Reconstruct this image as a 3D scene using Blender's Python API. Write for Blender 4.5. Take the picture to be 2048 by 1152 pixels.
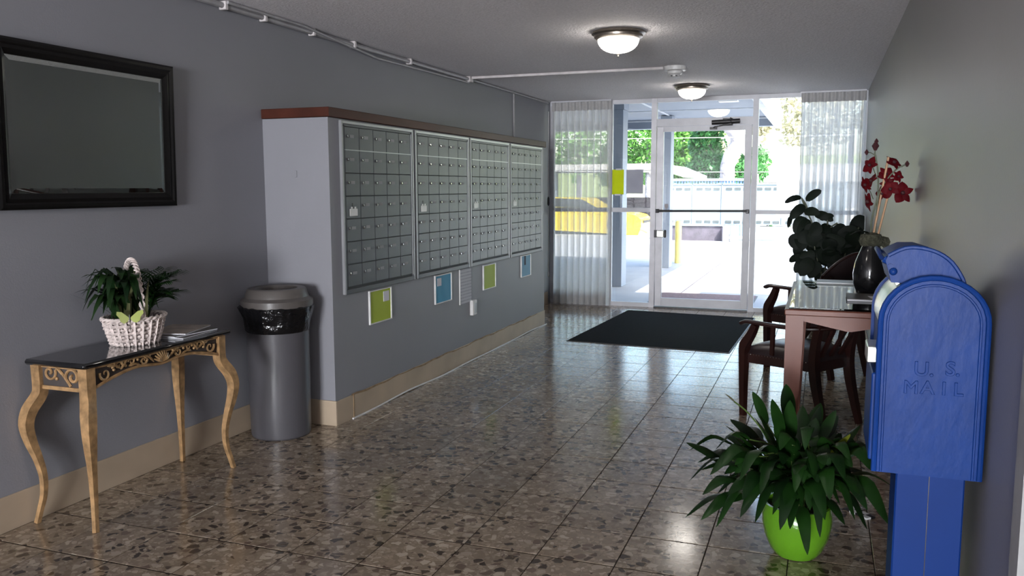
import bpy, bmesh, math, random
import numpy as np
from mathutils import Vector, Matrix
random.seed(7); np.random.seed(7)
PI = math.pi
for o in list(bpy.data.objects): bpy.data.objects.remove(o)
scn = bpy.context.scene
C = scn.collection

# ---------------------------------------------------------------- camera, sky, sun, lights, exposure
F, YAW, PITCH, ROLL, H0 = 1687.41, 0.3522, 0.1181, -0.0031, 1.4055
cd = bpy.data.cameras.new('camera'); cam = bpy.data.objects.new('camera', cd); C.objects.link(cam)
cd.sensor_width = 36.0; cd.lens = F/2048*36.0; cd.clip_end = 300; cd.clip_start = .02
_f = Vector((-math.sin(YAW)*math.cos(PITCH), math.cos(YAW)*math.cos(PITCH), -math.sin(PITCH)))
_r = Vector((math.cos(YAW), math.sin(YAW), 0)); _u = _r.cross(_f)
_r2 = math.cos(ROLL)*_r+math.sin(ROLL)*_u; _u2 = -math.sin(ROLL)*_r+math.cos(ROLL)*_u
cam.matrix_world = Matrix(((_r2.x, _u2.x, -_f.x, 0), (_r2.y, _u2.y, -_f.y, 0), (_r2.z, _u2.z, -_f.z, H0), (0, 0, 0, 1)))
scn.camera = cam
w = bpy.data.worlds.new('sky'); scn.world = w; w.use_nodes = True
nt = w.node_tree; nt.nodes.clear()
sky = nt.nodes.new('ShaderNodeTexSky'); sky.sky_type = 'NISHITA'; sky.sun_disc = False
sky.sun_elevation = math.radians(48); sky.sun_rotation = math.radians(125); sky.air_density = 1.2; sky.dust_density = 2.5
bg = nt.nodes.new('ShaderNodeBackground'); bg.inputs[1].default_value = 1.2
out = nt.nodes.new('ShaderNodeOutputWorld')
nt.links.new(sky.outputs[0], bg.inputs[0]); nt.links.new(bg.outputs[0], out.inputs[0])
def light(name, typ, loc, aim, energy, col=(1, 1, 1), **k):
    d = bpy.data.lights.new(name, typ); d.energy = energy; d.color = col
    for a, b in k.items(): setattr(d, a, b)
    o = bpy.data.objects.new(name, d); C.objects.link(o); o.location = loc
    o.rotation_euler = (Vector(aim)-Vector(loc)).to_track_quat('-Z', 'Y').to_euler(); return o
light('sun', 'SUN', (6, 4, 20), (6-.62, 4+.52, 20-.95), 20.0, (1, .96, .90), angle=math.radians(.6))
# daylight of the window in the lobby behind the camera
light('lobby_window_light', 'AREA', (-.3, -8.3, 1.25), (-1.3, 5, 1.25), 1080, (.92, .95, 1.0), shape='RECTANGLE', size=2.2, size_y=1.6)
scn.view_settings.view_transform = 'Standard'; scn.view_settings.look = 'None'
scn.view_settings.exposure = 0.15; scn.view_settings.gamma = 1.0; scn.view_settings.use_curve_mapping = False

# ---------------------------------------------------------------- materials
def new_mat(name):
    m = bpy.data.materials.new(name); m.use_nodes = True
    return m, m.node_tree, m.node_tree.nodes['Principled BSDF']
def mat(name, col, rough=.6, metal=0, var=(12, .12), bump=None, coat=0, spec=None, detail=3, stretch=None, space='Object', trans=0, sheen=0, emit=None):
    m, t, b = new_mat(name); N = t.nodes; L = t.links
    tc = N.new('ShaderNodeTexCoord'); src = tc.outputs[space]
    if stretch:
        mp = N.new('ShaderNodeMapping'); mp.inputs['Scale'].default_value = stretch; L.new(src, mp.inputs[0]); src = mp.outputs[0]
    nz = N.new('ShaderNodeTexNoise'); nz.inputs['Scale'].default_value = var[0]; nz.inputs['Detail'].default_value = detail
    L.new(src, nz.inputs['Vector'])
    r = N.new('ShaderNodeValToRGB'); r.color_ramp.elements[0].position = .3; r.color_ramp.elements[1].position = .7
    a = var[1]
    r.color_ramp.elements[0].color = (*[c*(1-a) for c in col], 1); r.color_ramp.elements[1].color = (*[min(1, c*(1+a)) for c in col], 1)
    L.new(nz.outputs[0], r.inputs[0]); L.new(r.outputs[0], b.inputs['Base Color'])
    b.inputs['Roughness'].default_value = rough; b.inputs['Metallic'].default_value = metal
    if spec is not None: b.inputs['Specular IOR Level'].default_value = spec
    if coat: b.inputs['Coat Weight'].default_value = coat; b.inputs['Coat Roughness'].default_value = .08
    if bump:
        n2 = N.new('ShaderNodeTexNoise'); n2.inputs['Scale'].default_value = bump[0]; n2.inputs['Detail'].default_value = 4
        L.new(src, n2.inputs['Vector'])
        bp = N.new('ShaderNodeBump'); bp.inputs['Strength'].default_value = bump[1]; bp.inputs['Distance'].default_value = bump[2] if len(bump) > 2 else .01
        L.new(n2.outputs[0], bp.inputs['Height']); L.new(bp.outputs[0], b.inputs['Normal'])
    if emit: b.inputs['Emission Color'].default_value = (*emit[0], 1); b.inputs['Emission Strength'].default_value = emit[1]
    return m
def glass_mat(name, tint=(.96, .98, .98), rough=0.0):
    m = bpy.data.materials.new(name); m.use_nodes = True; t = m.node_tree; t.nodes.clear(); N = t.nodes; L = t.links
    tr = N.new('ShaderNodeBsdfTransparent'); tr.inputs[0].default_value = (*tint, 1)
    gl = N.new('ShaderNodeBsdfGlossy'); gl.inputs['Roughness'].default_value = rough
    fr = N.new('ShaderNodeFresnel'); fr.inputs[0].default_value = 1.5
    nz = N.new('ShaderNodeTexNoise'); nz.inputs['Scale'].default_value = 3
    bp = N.new('ShaderNodeBump'); bp.inputs['Strength'].default_value = .01; L.new(nz.outputs[0], bp.inputs['Height']); L.new(bp.outputs[0], gl.inputs['Normal'])
    mx = N.new('ShaderNodeMixShader'); o = N.new('ShaderNodeOutputMaterial')
    L.new(fr.outputs[0], mx.inputs[0]); L.new(tr.outputs[0], mx.inputs[1]); L.new(gl.outputs[0], mx.inputs[2]); L.new(mx.outputs[0], o.inputs[0])
    return m
def curtain_mat(name):
    m = bpy.data.materials.new(name); m.use_nodes = True; t = m.node_tree; t.nodes.clear(); N = t.nodes; L = t.links
    tr = N.new('ShaderNodeBsdfTransparent'); tr.inputs[0].default_value = (.95, .95, .95, 1)
    df = N.new('ShaderNodeBsdfDiffuse'); tl = N.new('ShaderNodeBsdfTranslucent')
    tc = N.new('ShaderNodeTexCoord'); nz = N.new('ShaderNodeTexNoise'); nz.inputs['Scale'].default_value = 60; L.new(tc.outputs['Object'], nz.inputs['Vector'])
    r = N.new('ShaderNodeValToRGB'); r.color_ramp.elements[0].color = (.70, .70, .71, 1); r.color_ramp.elements[1].color = (.80, .80, .80, 1)
    L.new(nz.outputs[0], r.inputs[0]); L.new(r.outputs[0], df.inputs[0]); L.new(r.outputs[0], tl.inputs[0])
    m1 = N.new('ShaderNodeMixShader'); m1.inputs[0].default_value = .66; L.new(df.outputs[0], m1.inputs[1]); L.new(tl.outputs[0], m1.inputs[2])
    m2 = N.new('ShaderNodeMixShader')
    lw = N.new('ShaderNodeLayerWeight'); lw.inputs[0].default_value = .5; mr = N.new('ShaderNodeMapRange')   # weave closes up when the fold is seen edge on
    mr.inputs['From Max'].default_value = .75; mr.inputs['To Min'].default_value = .25; mr.inputs['To Max'].default_value = .02
    L.new(lw.outputs['Facing'], mr.inputs[0]); L.new(mr.outputs[0], m2.inputs[0])
    L.new(m1.outputs[0], m2.inputs[1]); L.new(tr.outputs[0], m2.inputs[2])
    o = N.new('ShaderNodeOutputMaterial'); L.new(m2.outputs[0], o.inputs[0]); return m
def leaf_mat(name, c0, c1, rough=.35, trans=.25):
    m = bpy.data.materials.new(name); m.use_nodes = True; t = m.node_tree; N = t.nodes; L = t.links; b = N['Principled BSDF']
    oi = N.new('ShaderNodeObjectInfo'); tc = N.new('ShaderNodeTexCoord'); nz = N.new('ShaderNodeTexNoise'); nz.inputs['Scale'].default_value = 9
    L.new(tc.outputs['Object'], nz.inputs['Vector'])
    ad = N.new('ShaderNodeMath'); ad.operation = 'ADD'; ml = N.new('ShaderNodeMath'); ml.operation = 'MULTIPLY'; ml.inputs[1].default_value = .4
    L.new(oi.outputs['Random'], ml.inputs[0]); L.new(ml.outputs[0], ad.inputs[0]); L.new(nz.outputs[0], ad.inputs[1])
    r = N.new('ShaderNodeValToRGB'); r.color_ramp.elements[0].position = .4; r.color_ramp.elements[1].position = 1.0
    r.color_ramp.elements[0].color = (*c0, 1); r.color_ramp.elements[1].color = (*c1, 1); L.new(ad.outputs[0], r.inputs[0])
    L.new(r.outputs[0], b.inputs['Base Color']); b.inputs['Roughness'].default_value = rough; b.inputs['Specular IOR Level'].default_value = .3
    tl = N.new('ShaderNodeBsdfTranslucent'); L.new(r.outputs[0], tl.inputs[0])
    mx = N.new('ShaderNodeMixShader'); mx.inputs[0].default_value = trans
    o = [n for n in N if n.type == 'OUTPUT_MATERIAL'][0]
    L.new(b.outputs[0], mx.inputs[1]); L.new(tl.outputs[0], mx.inputs[2]); L.new(mx.outputs[0], o.inputs[0]); return m
def terrazzo():
    m, t, b = new_mat('terrazzo'); N = t.nodes; L = t.links
    g = N.new('ShaderNodeNewGeometry'); oi = N.new('ShaderNodeObjectInfo')
    sc = N.new('ShaderNodeVectorMath'); sc.operation = 'SCALE'; sc.inputs['Scale'].default_value = 40
    cb = N.new('ShaderNodeCombineXYZ'); L.new(oi.outputs['Random'], cb.inputs[0]); L.new(oi.outputs['Random'], cb.inputs[1]); L.new(cb.outputs[0], sc.inputs[0])
    ad = N.new('ShaderNodeVectorMath'); L.new(g.outputs['Position'], ad.inputs[0]); L.new(sc.outputs[0], ad.inputs[1])
    nz = N.new('ShaderNodeTexNoise'); nz.inputs['Scale'].default_value = 22; nz.inputs['Detail'].default_value = 2; L.new(ad.outputs[0], nz.inputs['Vector'])
    s2 = N.new('ShaderNodeVectorMath'); s2.operation = 'SCALE'; s2.inputs['Scale'].default_value = .035; L.new(nz.outputs['Color'], s2.inputs[0])
    a2 = N.new('ShaderNodeVectorMath'); L.new(ad.outputs[0], a2.inputs[0]); L.new(s2.outputs[0], a2.inputs[1])
    def vor(scale, feat, out):
        v = N.new('ShaderNodeTexVoronoi'); v.feature = feat; v.inputs['Scale'].default_value = scale; L.new(a2.outputs[0], v.inputs['Vector']); return v.outputs[out]
    def ramp(src, stops, interp='LINEAR'):
        r = N.new('ShaderNodeValToRGB'); r.color_ramp.interpolation = interp; e = r.color_ramp.elements
        while len(e) > 1: e.remove(e[-1])
        e[0].position = stops[0][0]; e[0].color = (*stops[0][1], 1)
        for p, c in stops[1:]:
            x = e.new(p); x.color = (*c, 1)
        L.new(src, r.inputs[0]); return r.outputs[0]
    def sep(src):
        s = N.new('ShaderNodeSeparateColor'); L.new(src, s.inputs[0]); return s.outputs[0]
    def mix(f, a, c):
        x = N.new('ShaderNodeMix'); x.data_type = 'RGBA'
        L.new(f, x.inputs[0]); L.new(a, x.inputs[6]); L.new(c, x.inputs[7]); return x.outputs[2]
    c1 = sep(vor(27, 'F1', 'Color')); e1 = vor(27, 'DISTANCE_TO_EDGE', 'Distance')
    c2 = sep(vor(48, 'F1', 'Color')); e2 = vor(48, 'DISTANCE_TO_EDGE', 'Distance')
    base = ramp(c2, [(0, (.22, .17, .12)), (.35, (.27, .21, .155)), (.6, (.31, .245, .18)), (.85, (.38, .31, .24))], 'CONSTANT')
    matrix = ramp(nz.outputs[0], [(.3, (.20, .15, .105)), (.7, (.26, .20, .145))])
    f2 = ramp(e2, [(.05, (0, 0, 0)), (.10, (1, 1, 1))])
    fine = mix(f2, matrix, base)
    big = ramp(c1, [(0, (.055, .038, .026)), (.10, (.085, .06, .042)), (.20, (.14, .10, .075)), (.28, (.42, .35, .27)), (.36, (.33, .27, .21))], 'CONSTANT')
    sel = ramp(c1, [(0, (1, 1, 1)), (.42, (0, 0, 0))], 'CONSTANT')
    f1 = ramp(e1, [(.09, (0, 0, 0)), (.13, (1, 1, 1))])
    mm = N.new('ShaderNodeMath'); mm.operation = 'MULTIPLY'; L.new(f1, mm.inputs[0]); L.new(sel, mm.inputs[1])
    col = mix(mm.outputs[0], fine, big)
    hs = N.new('ShaderNodeHueSaturation'); mr = N.new('ShaderNodeMapRange'); mr.inputs['To Min'].default_value = .86; mr.inputs['To Max'].default_value = 1.12
    L.new(oi.outputs['Random'], mr.inputs[0]); L.new(mr.outputs[0], hs.inputs['Value']); L.new(col, hs.inputs['Color'])
    L.new(hs.outputs[0], b.inputs['Base Color'])
    n3 = N.new('ShaderNodeTexNoise'); n3.inputs['Scale'].default_value = 5; n3.inputs['Detail'].default_value = 5; L.new(g.outputs['Position'], n3.inputs['Vector'])
    rr = N.new('ShaderNodeMapRange'); rr.inputs['To Min'].default_value = .10; rr.inputs['To Max'].default_value = .19; L.new(n3.outputs[0], rr.inputs[0]); L.new(rr.outputs[0], b.inputs['Roughness'])
    n4 = N.new('ShaderNodeTexNoise'); n4.inputs['Scale'].default_value = 55; L.new(g.outputs['Position'], n4.inputs['Vector'])
    bp = N.new('ShaderNodeBump'); bp.inputs['Strength'].default_value = .10; bp.inputs['Distance'].default_value = .002; L.new(n4.outputs[0], bp.inputs['Height']); L.new(bp.outputs[0], b.inputs['Normal'])
    b.inputs['Specular IOR Level'].default_value = .8
    return m
M = dict(
 wall=mat('wall_paint', (.235, .235, .26), .55, var=(1.5, .03), bump=(140, .12, .004)),
 wallr=mat('wall_paint_right', (.225, .222, .228), .42, var=(1.5, .03), bump=(140, .10, .004)),
 ceil=mat('popcorn_ceiling', (.82, .79, .81), .9, var=(60, .08), bump=(75, .7, .012)),
 tile=terrazzo(), grout=mat('grout', (.022, .015, .011), .9, spec=.1),
 base=mat('baseboard_vinyl', (.42, .33, .24), .5, var=(3, .12)), basedirt=mat('old_glue_edge', (.27, .18, .10), .7, var=(20, .3)),
 white=mat('white_trim', (.75, .75, .76), .45, var=(4, .06)), alu=mat('painted_aluminium', (.60, .60, .64), .4, var=(6, .08)),
 rust=mat('aluminium_post', (.52, .51, .54), .4, metal=.3, var=(6, .12)),
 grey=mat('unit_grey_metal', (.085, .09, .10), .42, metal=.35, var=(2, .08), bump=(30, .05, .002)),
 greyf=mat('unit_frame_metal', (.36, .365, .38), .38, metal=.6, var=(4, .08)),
 dark=mat('dark_metal', (.035, .034, .036), .4, metal=.5), chrome=mat('chrome', (.7, .7, .7), .2, metal=1),
 nickel=mat('brushed_nickel', (.30, .26, .22), .35, metal=.9, var=(30, .1)),
 label=mat('paper_label', (.72, .72, .70), .6), paper=mat('paper', (.62, .62, .66), .7, var=(2, .04)),
 cap=mat('stained_wood_cap', (.060, .016, .009), .5, spec=.2, var=(8, .25), stretch=(1, .15, 1)),
 wood=mat('cherry_wood', (.13, .042, .026), .38, var=(9, .22), stretch=(.6, .6, .2), spec=.25),
 woodd=mat('mahogany', (.020, .005, .004), .35, var=(9, .25), coat=.15),
 leather=mat('dark_leather', (.022, .013, .014), .32, var=(15, .2), bump=(90, .12, .003)),
 black=mat('black_lacquer', (.006, .006, .007), .07, var=(5, .2), coat=.5), blackm=mat('black_frame_paint', (.005, .0045, .0045), .35, spec=.2),
 gold=mat('antique_gold', (.36, .215, .10), .5, metal=.25, var=(28, .38), bump=(60, .2, .003)),
 goldhi=mat('scroll_gold', (.34, .21, .10), .35, metal=.35, var=(30, .35)), umber=mat('umber_panel', (.05, .04, .037), .6, var=(14, .2)),
 wicker=mat('whitewashed_wicker', (.62, .53, .50), .6, var=(40, .25), bump=(70, .4, .004)),
 soil=mat('potting_soil', (.035, .02, .012), .95, bump=(80, 1, .02)),
 can=mat('grey_plastic', (.072, .069, .077), .38, var=(2.5, .12), stretch=(1, 1, .25)), lid=mat('grey_lid_plastic', (.085, .075, .07), .42, var=(3, .08)),
 bag=mat('black_bag_film', (.004, .004, .005), .2, var=(5, .2), bump=(13, .9, .03)),
 mirror=mat('mirror_silver', (.64, .69, .66), .015, metal=1, var=(3, .01)),
 mat=mat('black_carpet', (.006, .006, .007), .95, var=(60, .4), bump=(220, .8, .005), spec=.1), matr=mat('mat_rubber', (.02, .02, .02), .5),
 blue=mat('blue_enamel', (.005, .032, .165), .42, var=(7, .14), bump=(26, .24, .005), spec=.16, stretch=(1.6, 1, .8)),
 bluep=mat('blue_post_paint', (.004, .027, .15), .5, var=(5, .06), spec=.15),
 silver=mat('worn_silver', (.62, .64, .58), .28, metal=.9, var=(9, .25), bump=(30, .3, .004)),
 green=mat('lime_glaze', (.10, .27, .012), .16, var=(4, .08), bump=(45, .35, .006), coat=.5),
 lime=mat('lime_card', (.36, .46, .02), .6, var=(4, .05)), cyan=mat('blue_card', (.03, .25, .42), .6, var=(4, .08)),
 yellow=leaf_mat('yellow_paper', (.70, .76, .02), (.78, .82, .03), .6, .6), cyan2=mat('pale_blue_card', (.12, .33, .50), .6, var=(4, .08)),
 vase=mat('black_vase_glaze', (.006, .006, .007), .15, coat=.5), moss=mat('grey_moss', (.07, .07, .045), .9, bump=(60, 1, .02), var=(30, .4)),
 orchid=mat('dark_red_petal', (.085, .003, .006), .6, var=(20, .3), spec=.1), bud=mat('orchid_bud', (.05, .012, .015), .5), stake=mat('bamboo_stake', (.42, .23, .11), .5, var=(20, .2)),
 stem=mat('dark_stem', (.05, .06, .02), .5), petiole=mat('petiole_green', (.06, .10, .02), .5),
 lily=leaf_mat('peace_lily_leaf', (.002, .010, .002), (.011, .042, .006), .36, .10), lilyy=leaf_mat('yellowing_leaf', (.18, .22, .02), (.25, .28, .03)),
 rubber=leaf_mat('rubber_leaf', (.002, .006, .003), (.005, .013, .005), .62, .03), dracaena=leaf_mat('dracaena_leaf', (.004, .016, .005), (.018, .045, .012)),
 variegated=leaf_mat('variegated_leaf', (.09, .11, .045), (.18, .18, .09)), palm=leaf_mat('palm_leaf', (.007, .03, .007), (.022, .07, .014)),
 wing=leaf_mat('butterfly_wing', (.42, .48, .13), (.55, .60, .22), .6), spathe=leaf_mat('spathe', (.35, .38, .18), (.5, .5, .3)),
 opal=mat('lit_opal_glass', (.9, .9, .88), .4, emit=((1, .94, .86), 18)),
 plastic=mat('white_plastic', (.66, .65, .64), .4), conduit=mat('painted_conduit', (.34, .33, .34), .5, bump=(25, .2, .004)),
 conduitw=mat('white_raceway', (.62, .58, .58), .5), glass=glass_mat('window_glass'), tglass=glass_mat('table_glass', (.80, .86, .83)), curtain=curtain_mat('sheer_curtain'),
 header=mat('curtain_header_tape', (.44, .43, .43), .8, var=(50, .06)),
 conc=mat('concrete', (.30, .31, .33), .8, var=(2, .08), bump=(60, .3, .004)), asphalt=mat('pale_asphalt', (.30, .30, .30), .9, var=(3, .1), bump=(100, .5, .01)),
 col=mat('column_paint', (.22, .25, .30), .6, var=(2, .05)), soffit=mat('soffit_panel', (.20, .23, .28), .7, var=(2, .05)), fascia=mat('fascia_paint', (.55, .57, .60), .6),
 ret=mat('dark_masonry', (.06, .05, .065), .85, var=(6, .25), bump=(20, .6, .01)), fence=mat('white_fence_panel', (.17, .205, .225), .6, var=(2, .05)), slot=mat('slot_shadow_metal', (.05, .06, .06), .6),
 glasspaper=leaf_mat('backlit_paper', (.55, .54, .60), (.62, .61, .66), .7, .6), trim=mat('wall_end_trim', (.30, .30, .30), .6), bollard=mat('yellow_bollard', (.78, .60, .16), .5, var=(5, .12)), car=mat('yellow_car_paint', (.80, .58, .02), .25, coat=.6), tyre=mat('tyre', (.02, .02, .02), .8), carglass=mat('car_glass', (.03, .035, .04), .08),
 bark=mat('pale_bark', (.24, .22, .23), .9, var=(6, .3), bump=(10, .8, .05)), leafA=leaf_mat('tree_leaf', (.06, .22, .03), (.24, .46, .10), .5, .4), leafB=leaf_mat('dark_tree_leaf', (.02, .11, .025), (.08, .26, .07), .5, .3), leafC=leaf_mat('pale_tree_leaf', (.40, .38, .24), (.62, .58, .42), .5, .4),
 roof=mat('pale_roof', (.45, .44, .43), .8, var=(5, .1)), housew=mat('house_wall', (.62, .60, .60), .8), bluefence=mat('blue_slats', (.12, .20, .34), .6), cable=mat('pale_cable', (.75, .75, .75), .5),
 brownmat=mat('brown_outdoor_mat', (.13, .085, .09), .95, var=(40, .3)), pink=mat('plaid_cloth', (.55, .55, .6), .8), grass=mat('dry_grass', (.30, .36, .16), .9, var=(8, .3)),
 box=mat('grey_bin', (.35, .33, .35), .6), inner=mat('mailbox_inner', (.045, .047, .05), .7))
def stripes(name, a, b, scale, axis=2, duty=.5):
    m, t, p = new_mat(name); N = t.nodes; L = t.links; tc = N.new('ShaderNodeTexCoord'); s = N.new('ShaderNodeSeparateXYZ'); L.new(tc.outputs['Object'], s.inputs[0])
    x = N.new('ShaderNodeMath'); x.operation = 'MULTIPLY'; x.inputs[1].default_value = scale; L.new(s.outputs[axis], x.inputs[0])
    f = N.new('ShaderNodeMath'); f.operation = 'FRACT'; L.new(x.outputs[0], f.inputs[0])
    g = N.new('ShaderNodeMath'); g.operation = 'GREATER_THAN'; g.inputs[1].default_value = duty; L.new(f.outputs[0], g.inputs[0])
    nz = N.new('ShaderNodeTexNoise'); nz.inputs['Scale'].default_value = 60; L.new(tc.outputs['Object'], nz.inputs['Vector'])
    h = N.new('ShaderNodeMath'); h.operation = 'MULTIPLY'; L.new(g.outputs[0], h.inputs[0]); L.new(nz.outputs[0], h.inputs[1])
    mx = N.new('ShaderNodeMix'); mx.data_type = 'RGBA'; mx.inputs[6].default_value = (*a, 1); mx.inputs[7].default_value = (*b, 1)
    L.new(h.outputs[0], mx.inputs[0]); L.new(mx.outputs[2], p.inputs['Base Color']); p.inputs['Roughness'].default_value = .7; return m
M['print'] = stripes('printed_lines', (.50, .50, .54), (.25, .25, .30), 40, 2, .6)
M['label'] = stripes('printed_label', (.34, .35, .36), (.12, .12, .12), 150, 2, .6)

# ---------------------------------------------------------------- mesh helpers
ORG = {}
class MB:
    def __init__(s): s.v = []; s.f = []
    def add(s, vs, fs):
        n = len(s.v); s.v += [tuple(v) for v in vs]; s.f += [tuple(i+n for i in f) for f in fs]; return s
    def box(s, a, b, ch=0):
        x0, y0, z0 = [min(p, q) for p, q in zip(a, b)]; x1, y1, z1 = [max(p, q) for p, q in zip(a, b)]
        if ch <= 0:
            return s.add([(x0, y0, z0), (x1, y0, z0), (x1, y1, z0), (x0, y1, z0), (x0, y0, z1), (x1, y0, z1), (x1, y1, z1), (x0, y1, z1)],
                         [(0, 3, 2, 1), (4, 5, 6, 7), (0, 1, 5, 4), (1, 2, 6, 5), (2, 3, 7, 6), (3, 0, 4, 7)])
        bm = bmesh.new(); bmesh.ops.create_cube(bm, size=1)
        for v in bm.verts: v.co = Vector(((x0+x1)/2+v.co.x*(x1-x0), (y0+y1)/2+v.co.y*(y1-y0), (z0+z1)/2+v.co.z*(z1-z0)))
        bmesh.ops.bevel(bm, geom=list(bm.edges), offset=ch, segments=1, affect='EDGES')
        bm.verts.index_update(); s.add([v.co for v in bm.verts], [[v.index for v in f.verts] for f in bm.faces]); bm.free(); return s
    def obox(s, c, u, v, wv):   # oriented box from centre and three half vectors
        c, u, v, wv = map(Vector, (c, u, v, wv))
        P = [c+a*u+b*v+d*wv for d in (-1, 1) for a, b in ((-1, -1), (1, -1), (1, 1), (-1, 1))]
        return s.add(P, [(0, 3, 2, 1), (4, 5, 6, 7), (0, 1, 5, 4), (1, 2, 6, 5), (2, 3, 7, 6), (3, 0, 4, 7)])
    def tube(s, pts, rad, n=8, sq=False, ref=None, cap=True):
        pts = [Vector(p) for p in pts]; k = len(pts)
        if not isinstance(rad, list): rad = [rad]*k
        vs = []; fs = []; prev = None
        for i, p in enumerate(pts):
            t = (pts[min(i+1, k-1)]-pts[max(i-1, 0)]).normalized()
            if ref is not None: a = Vector(ref)
            elif prev is not None: a = prev
            else: a = Vector((0, 0, 1)) if abs(t.z) < .9 else Vector((1, 0, 0))
            u = (a-t*a.dot(t)).normalized(); wv = t.cross(u); prev = u
            r = rad[i]; ru, rw = (r if isinstance(r, tuple) else (r, r))
            if sq:
                for a_, b_ in ((1, 1), (-1, 1), (-1, -1), (1, -1)): vs.append(p+u*ru*a_+wv*rw*b_)
            else:
                for j in range(n):
                    th = 2*PI*j/n; vs.append(p+u*ru*math.cos(th)+wv*rw*math.sin(th))
        m = 4 if sq else n
        for i in range(k-1):
            for j in range(m): fs.append((i*m+j, i*m+(j+1) % m, (i+1)*m+(j+1) % m, (i+1)*m+j))
        if cap: fs.append(tuple(range(m))[::-1]); fs.append(tuple((k-1)*m+j for j in range(m)))
        return s.add(vs, fs)
    def lathe(s, prof, c=(0, 0, 0), n=32, wob=None):
        vs = []; fs = []; k = len(prof)
        for i, (r, z) in enumerate(prof):
            for j in range(n):
                th = 2*PI*j/n; q = wob(th, z) if wob else 1
                vs.append((c[0]+r*q*math.cos(th), c[1]+r*q*math.sin(th), c[2]+z))
        for i in range(k-1):
            for j in range(n): fs.append((i*n+j, i*n+(j+1) % n, (i+1)*n+(j+1) % n, (i+1)*n+j))
        fs.append(tuple(range(n))[::-1]); fs.append(tuple((k-1)*n+j for j in range(n)))
        return s.add(vs, fs)
    def grid(s, fn, nu, nv, close_u=False):
        vs = [fn(i/nu, j/nv) for j in range(nv+1) for i in range(nu+1)]
        return s.add(vs, [(j*(nu+1)+i, j*(nu+1)+i+1, (j+1)*(nu+1)+i+1, (j+1)*(nu+1)+i) for j in range(nv) for i in range(nu)])
    def prism(s, poly, axis, a, b):   # polygon in the two other axes extruded along axis
        def pt(p, d):
            q = list(p); q.insert(axis, d); return q
        n = len(poly); vs = [pt(p, a) for p in poly]+[pt(p, b) for p in poly]
        return s.add(vs, [tuple(range(n))[::-1], tuple(range(n, 2*n))]+[(i, (i+1) % n, n+(i+1) % n, n+i) for i in range(n)])
    def sphere(s, c, r, n=12, m=8, sc=(1, 1, 1)):
        return s.lathe([(max(1e-4, r*math.sin(PI*i/m))*1, -r*math.cos(PI*i/m)*sc[2]) for i in range(m+1)], c, n)
    def build(s, name, m, parent=None, smooth=False, fix=True, **props):
        o = ORG.get(parent.name, (0, 0, 0)) if parent else (0, 0, 0)
        me = bpy.data.meshes.new(name); me.from_pydata([(v[0]-o[0], v[1]-o[1], v[2]-o[2]) for v in s.v], [], s.f)
        if fix:
            bm = bmesh.new(); bm.from_mesh(me); bmesh.ops.recalc_face_normals(bm, faces=bm.faces); bm.to_mesh(me); bm.free()
        me.materials.append(M[m] if isinstance(m, str) else m)
        if smooth:
            me.shade_smooth()
            if smooth != 2: me.set_sharp_from_angle(angle=math.radians(38))
        ob = bpy.data.objects.new(name, me); C.objects.link(ob)
        if parent: ob.parent = parent; ORG[ob.name] = o
        for k, v in props.items(): ob[k] = v
        return ob
def B(a, b, ch=0): return MB().box(a, b, ch)
def struct(ob): ob['kind'] = 'structure'; return ob
def thing(name, label, cat, loc, group=None):
    o = bpy.data.objects.new(name, None); C.objects.link(o); o.location = loc; o.empty_display_size = .05
    o['label'] = label; o['category'] = cat
    if group: o['group'] = group
    ORG[o.name] = tuple(loc); return o
def sroot(name, loc=(0, 0, 0)):
    o = bpy.data.objects.new(name, None); C.objects.link(o); o.location = loc; o['kind'] = 'structure'; ORG[o.name] = tuple(loc); return o
def dup(root, label):
    def cp(o, par):
        c = o.copy(); C.objects.link(c); c.parent = par
        for ch in list(o.children): cp(ch, c)
        return c
    r = cp(root, None); r['label'] = label; return r
def catmull(P, n=6):
    P = [Vector(p) for p in P]; out = []
    for i in range(len(P)-1):
        a, b, c, d = P[max(i-1, 0)], P[i], P[i+1], P[min(i+2, len(P)-1)]
        for k in range(n):
            t = k/n; out.append(.5*((2*b)+(c-a)*t+(2*a-5*b+4*c-d)*t*t+(3*b-a-3*c+d)*t**3))
    out.append(P[-1]); return out
def lerp_list(L, n):
    out = []
    for i in range(n):
        t = i/(n-1)*(len(L)-1); k = min(int(t), len(L)-2); out.append(L[k]+(L[k+1]-L[k])*(t-k))
    return out
def leaf(mb, path, width, side=None, fold=.25, shape=None, seg=7):
    """curved blade with a folded midrib along path"""
    P = catmull(path, max(2, seg//(len(path)-1))); k = len(P); vs = []; fs = []
    for i, p in enumerate(P):
        t = i/(k-1); tg = (P[min(i+1, k-1)]-P[max(i-1, 0)]).normalized()
        sd = Vector(side) if side is not None else tg.cross(Vector((0, 0, 1)))
        sd = sd-tg*sd.dot(tg)
        if sd.length < 1e-3: sd = Vector((1, 0, 0))
        sd.normalize(); up = sd.cross(tg)
        wd = width*(shape(t) if shape else math.sin(PI*min(1, (t*.97+.03))**.8)**.9)/2
        wd = max(wd, .0006)
        vs += [p-sd*wd+up*wd*fold, p, p+sd*wd+up*wd*fold]
    for i in range(k-1):
        a = i*3; fs += [(a, a+1, a+4, a+3), (a+1, a+2, a+5, a+4)]
    return mb.add(vs, fs)

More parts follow.
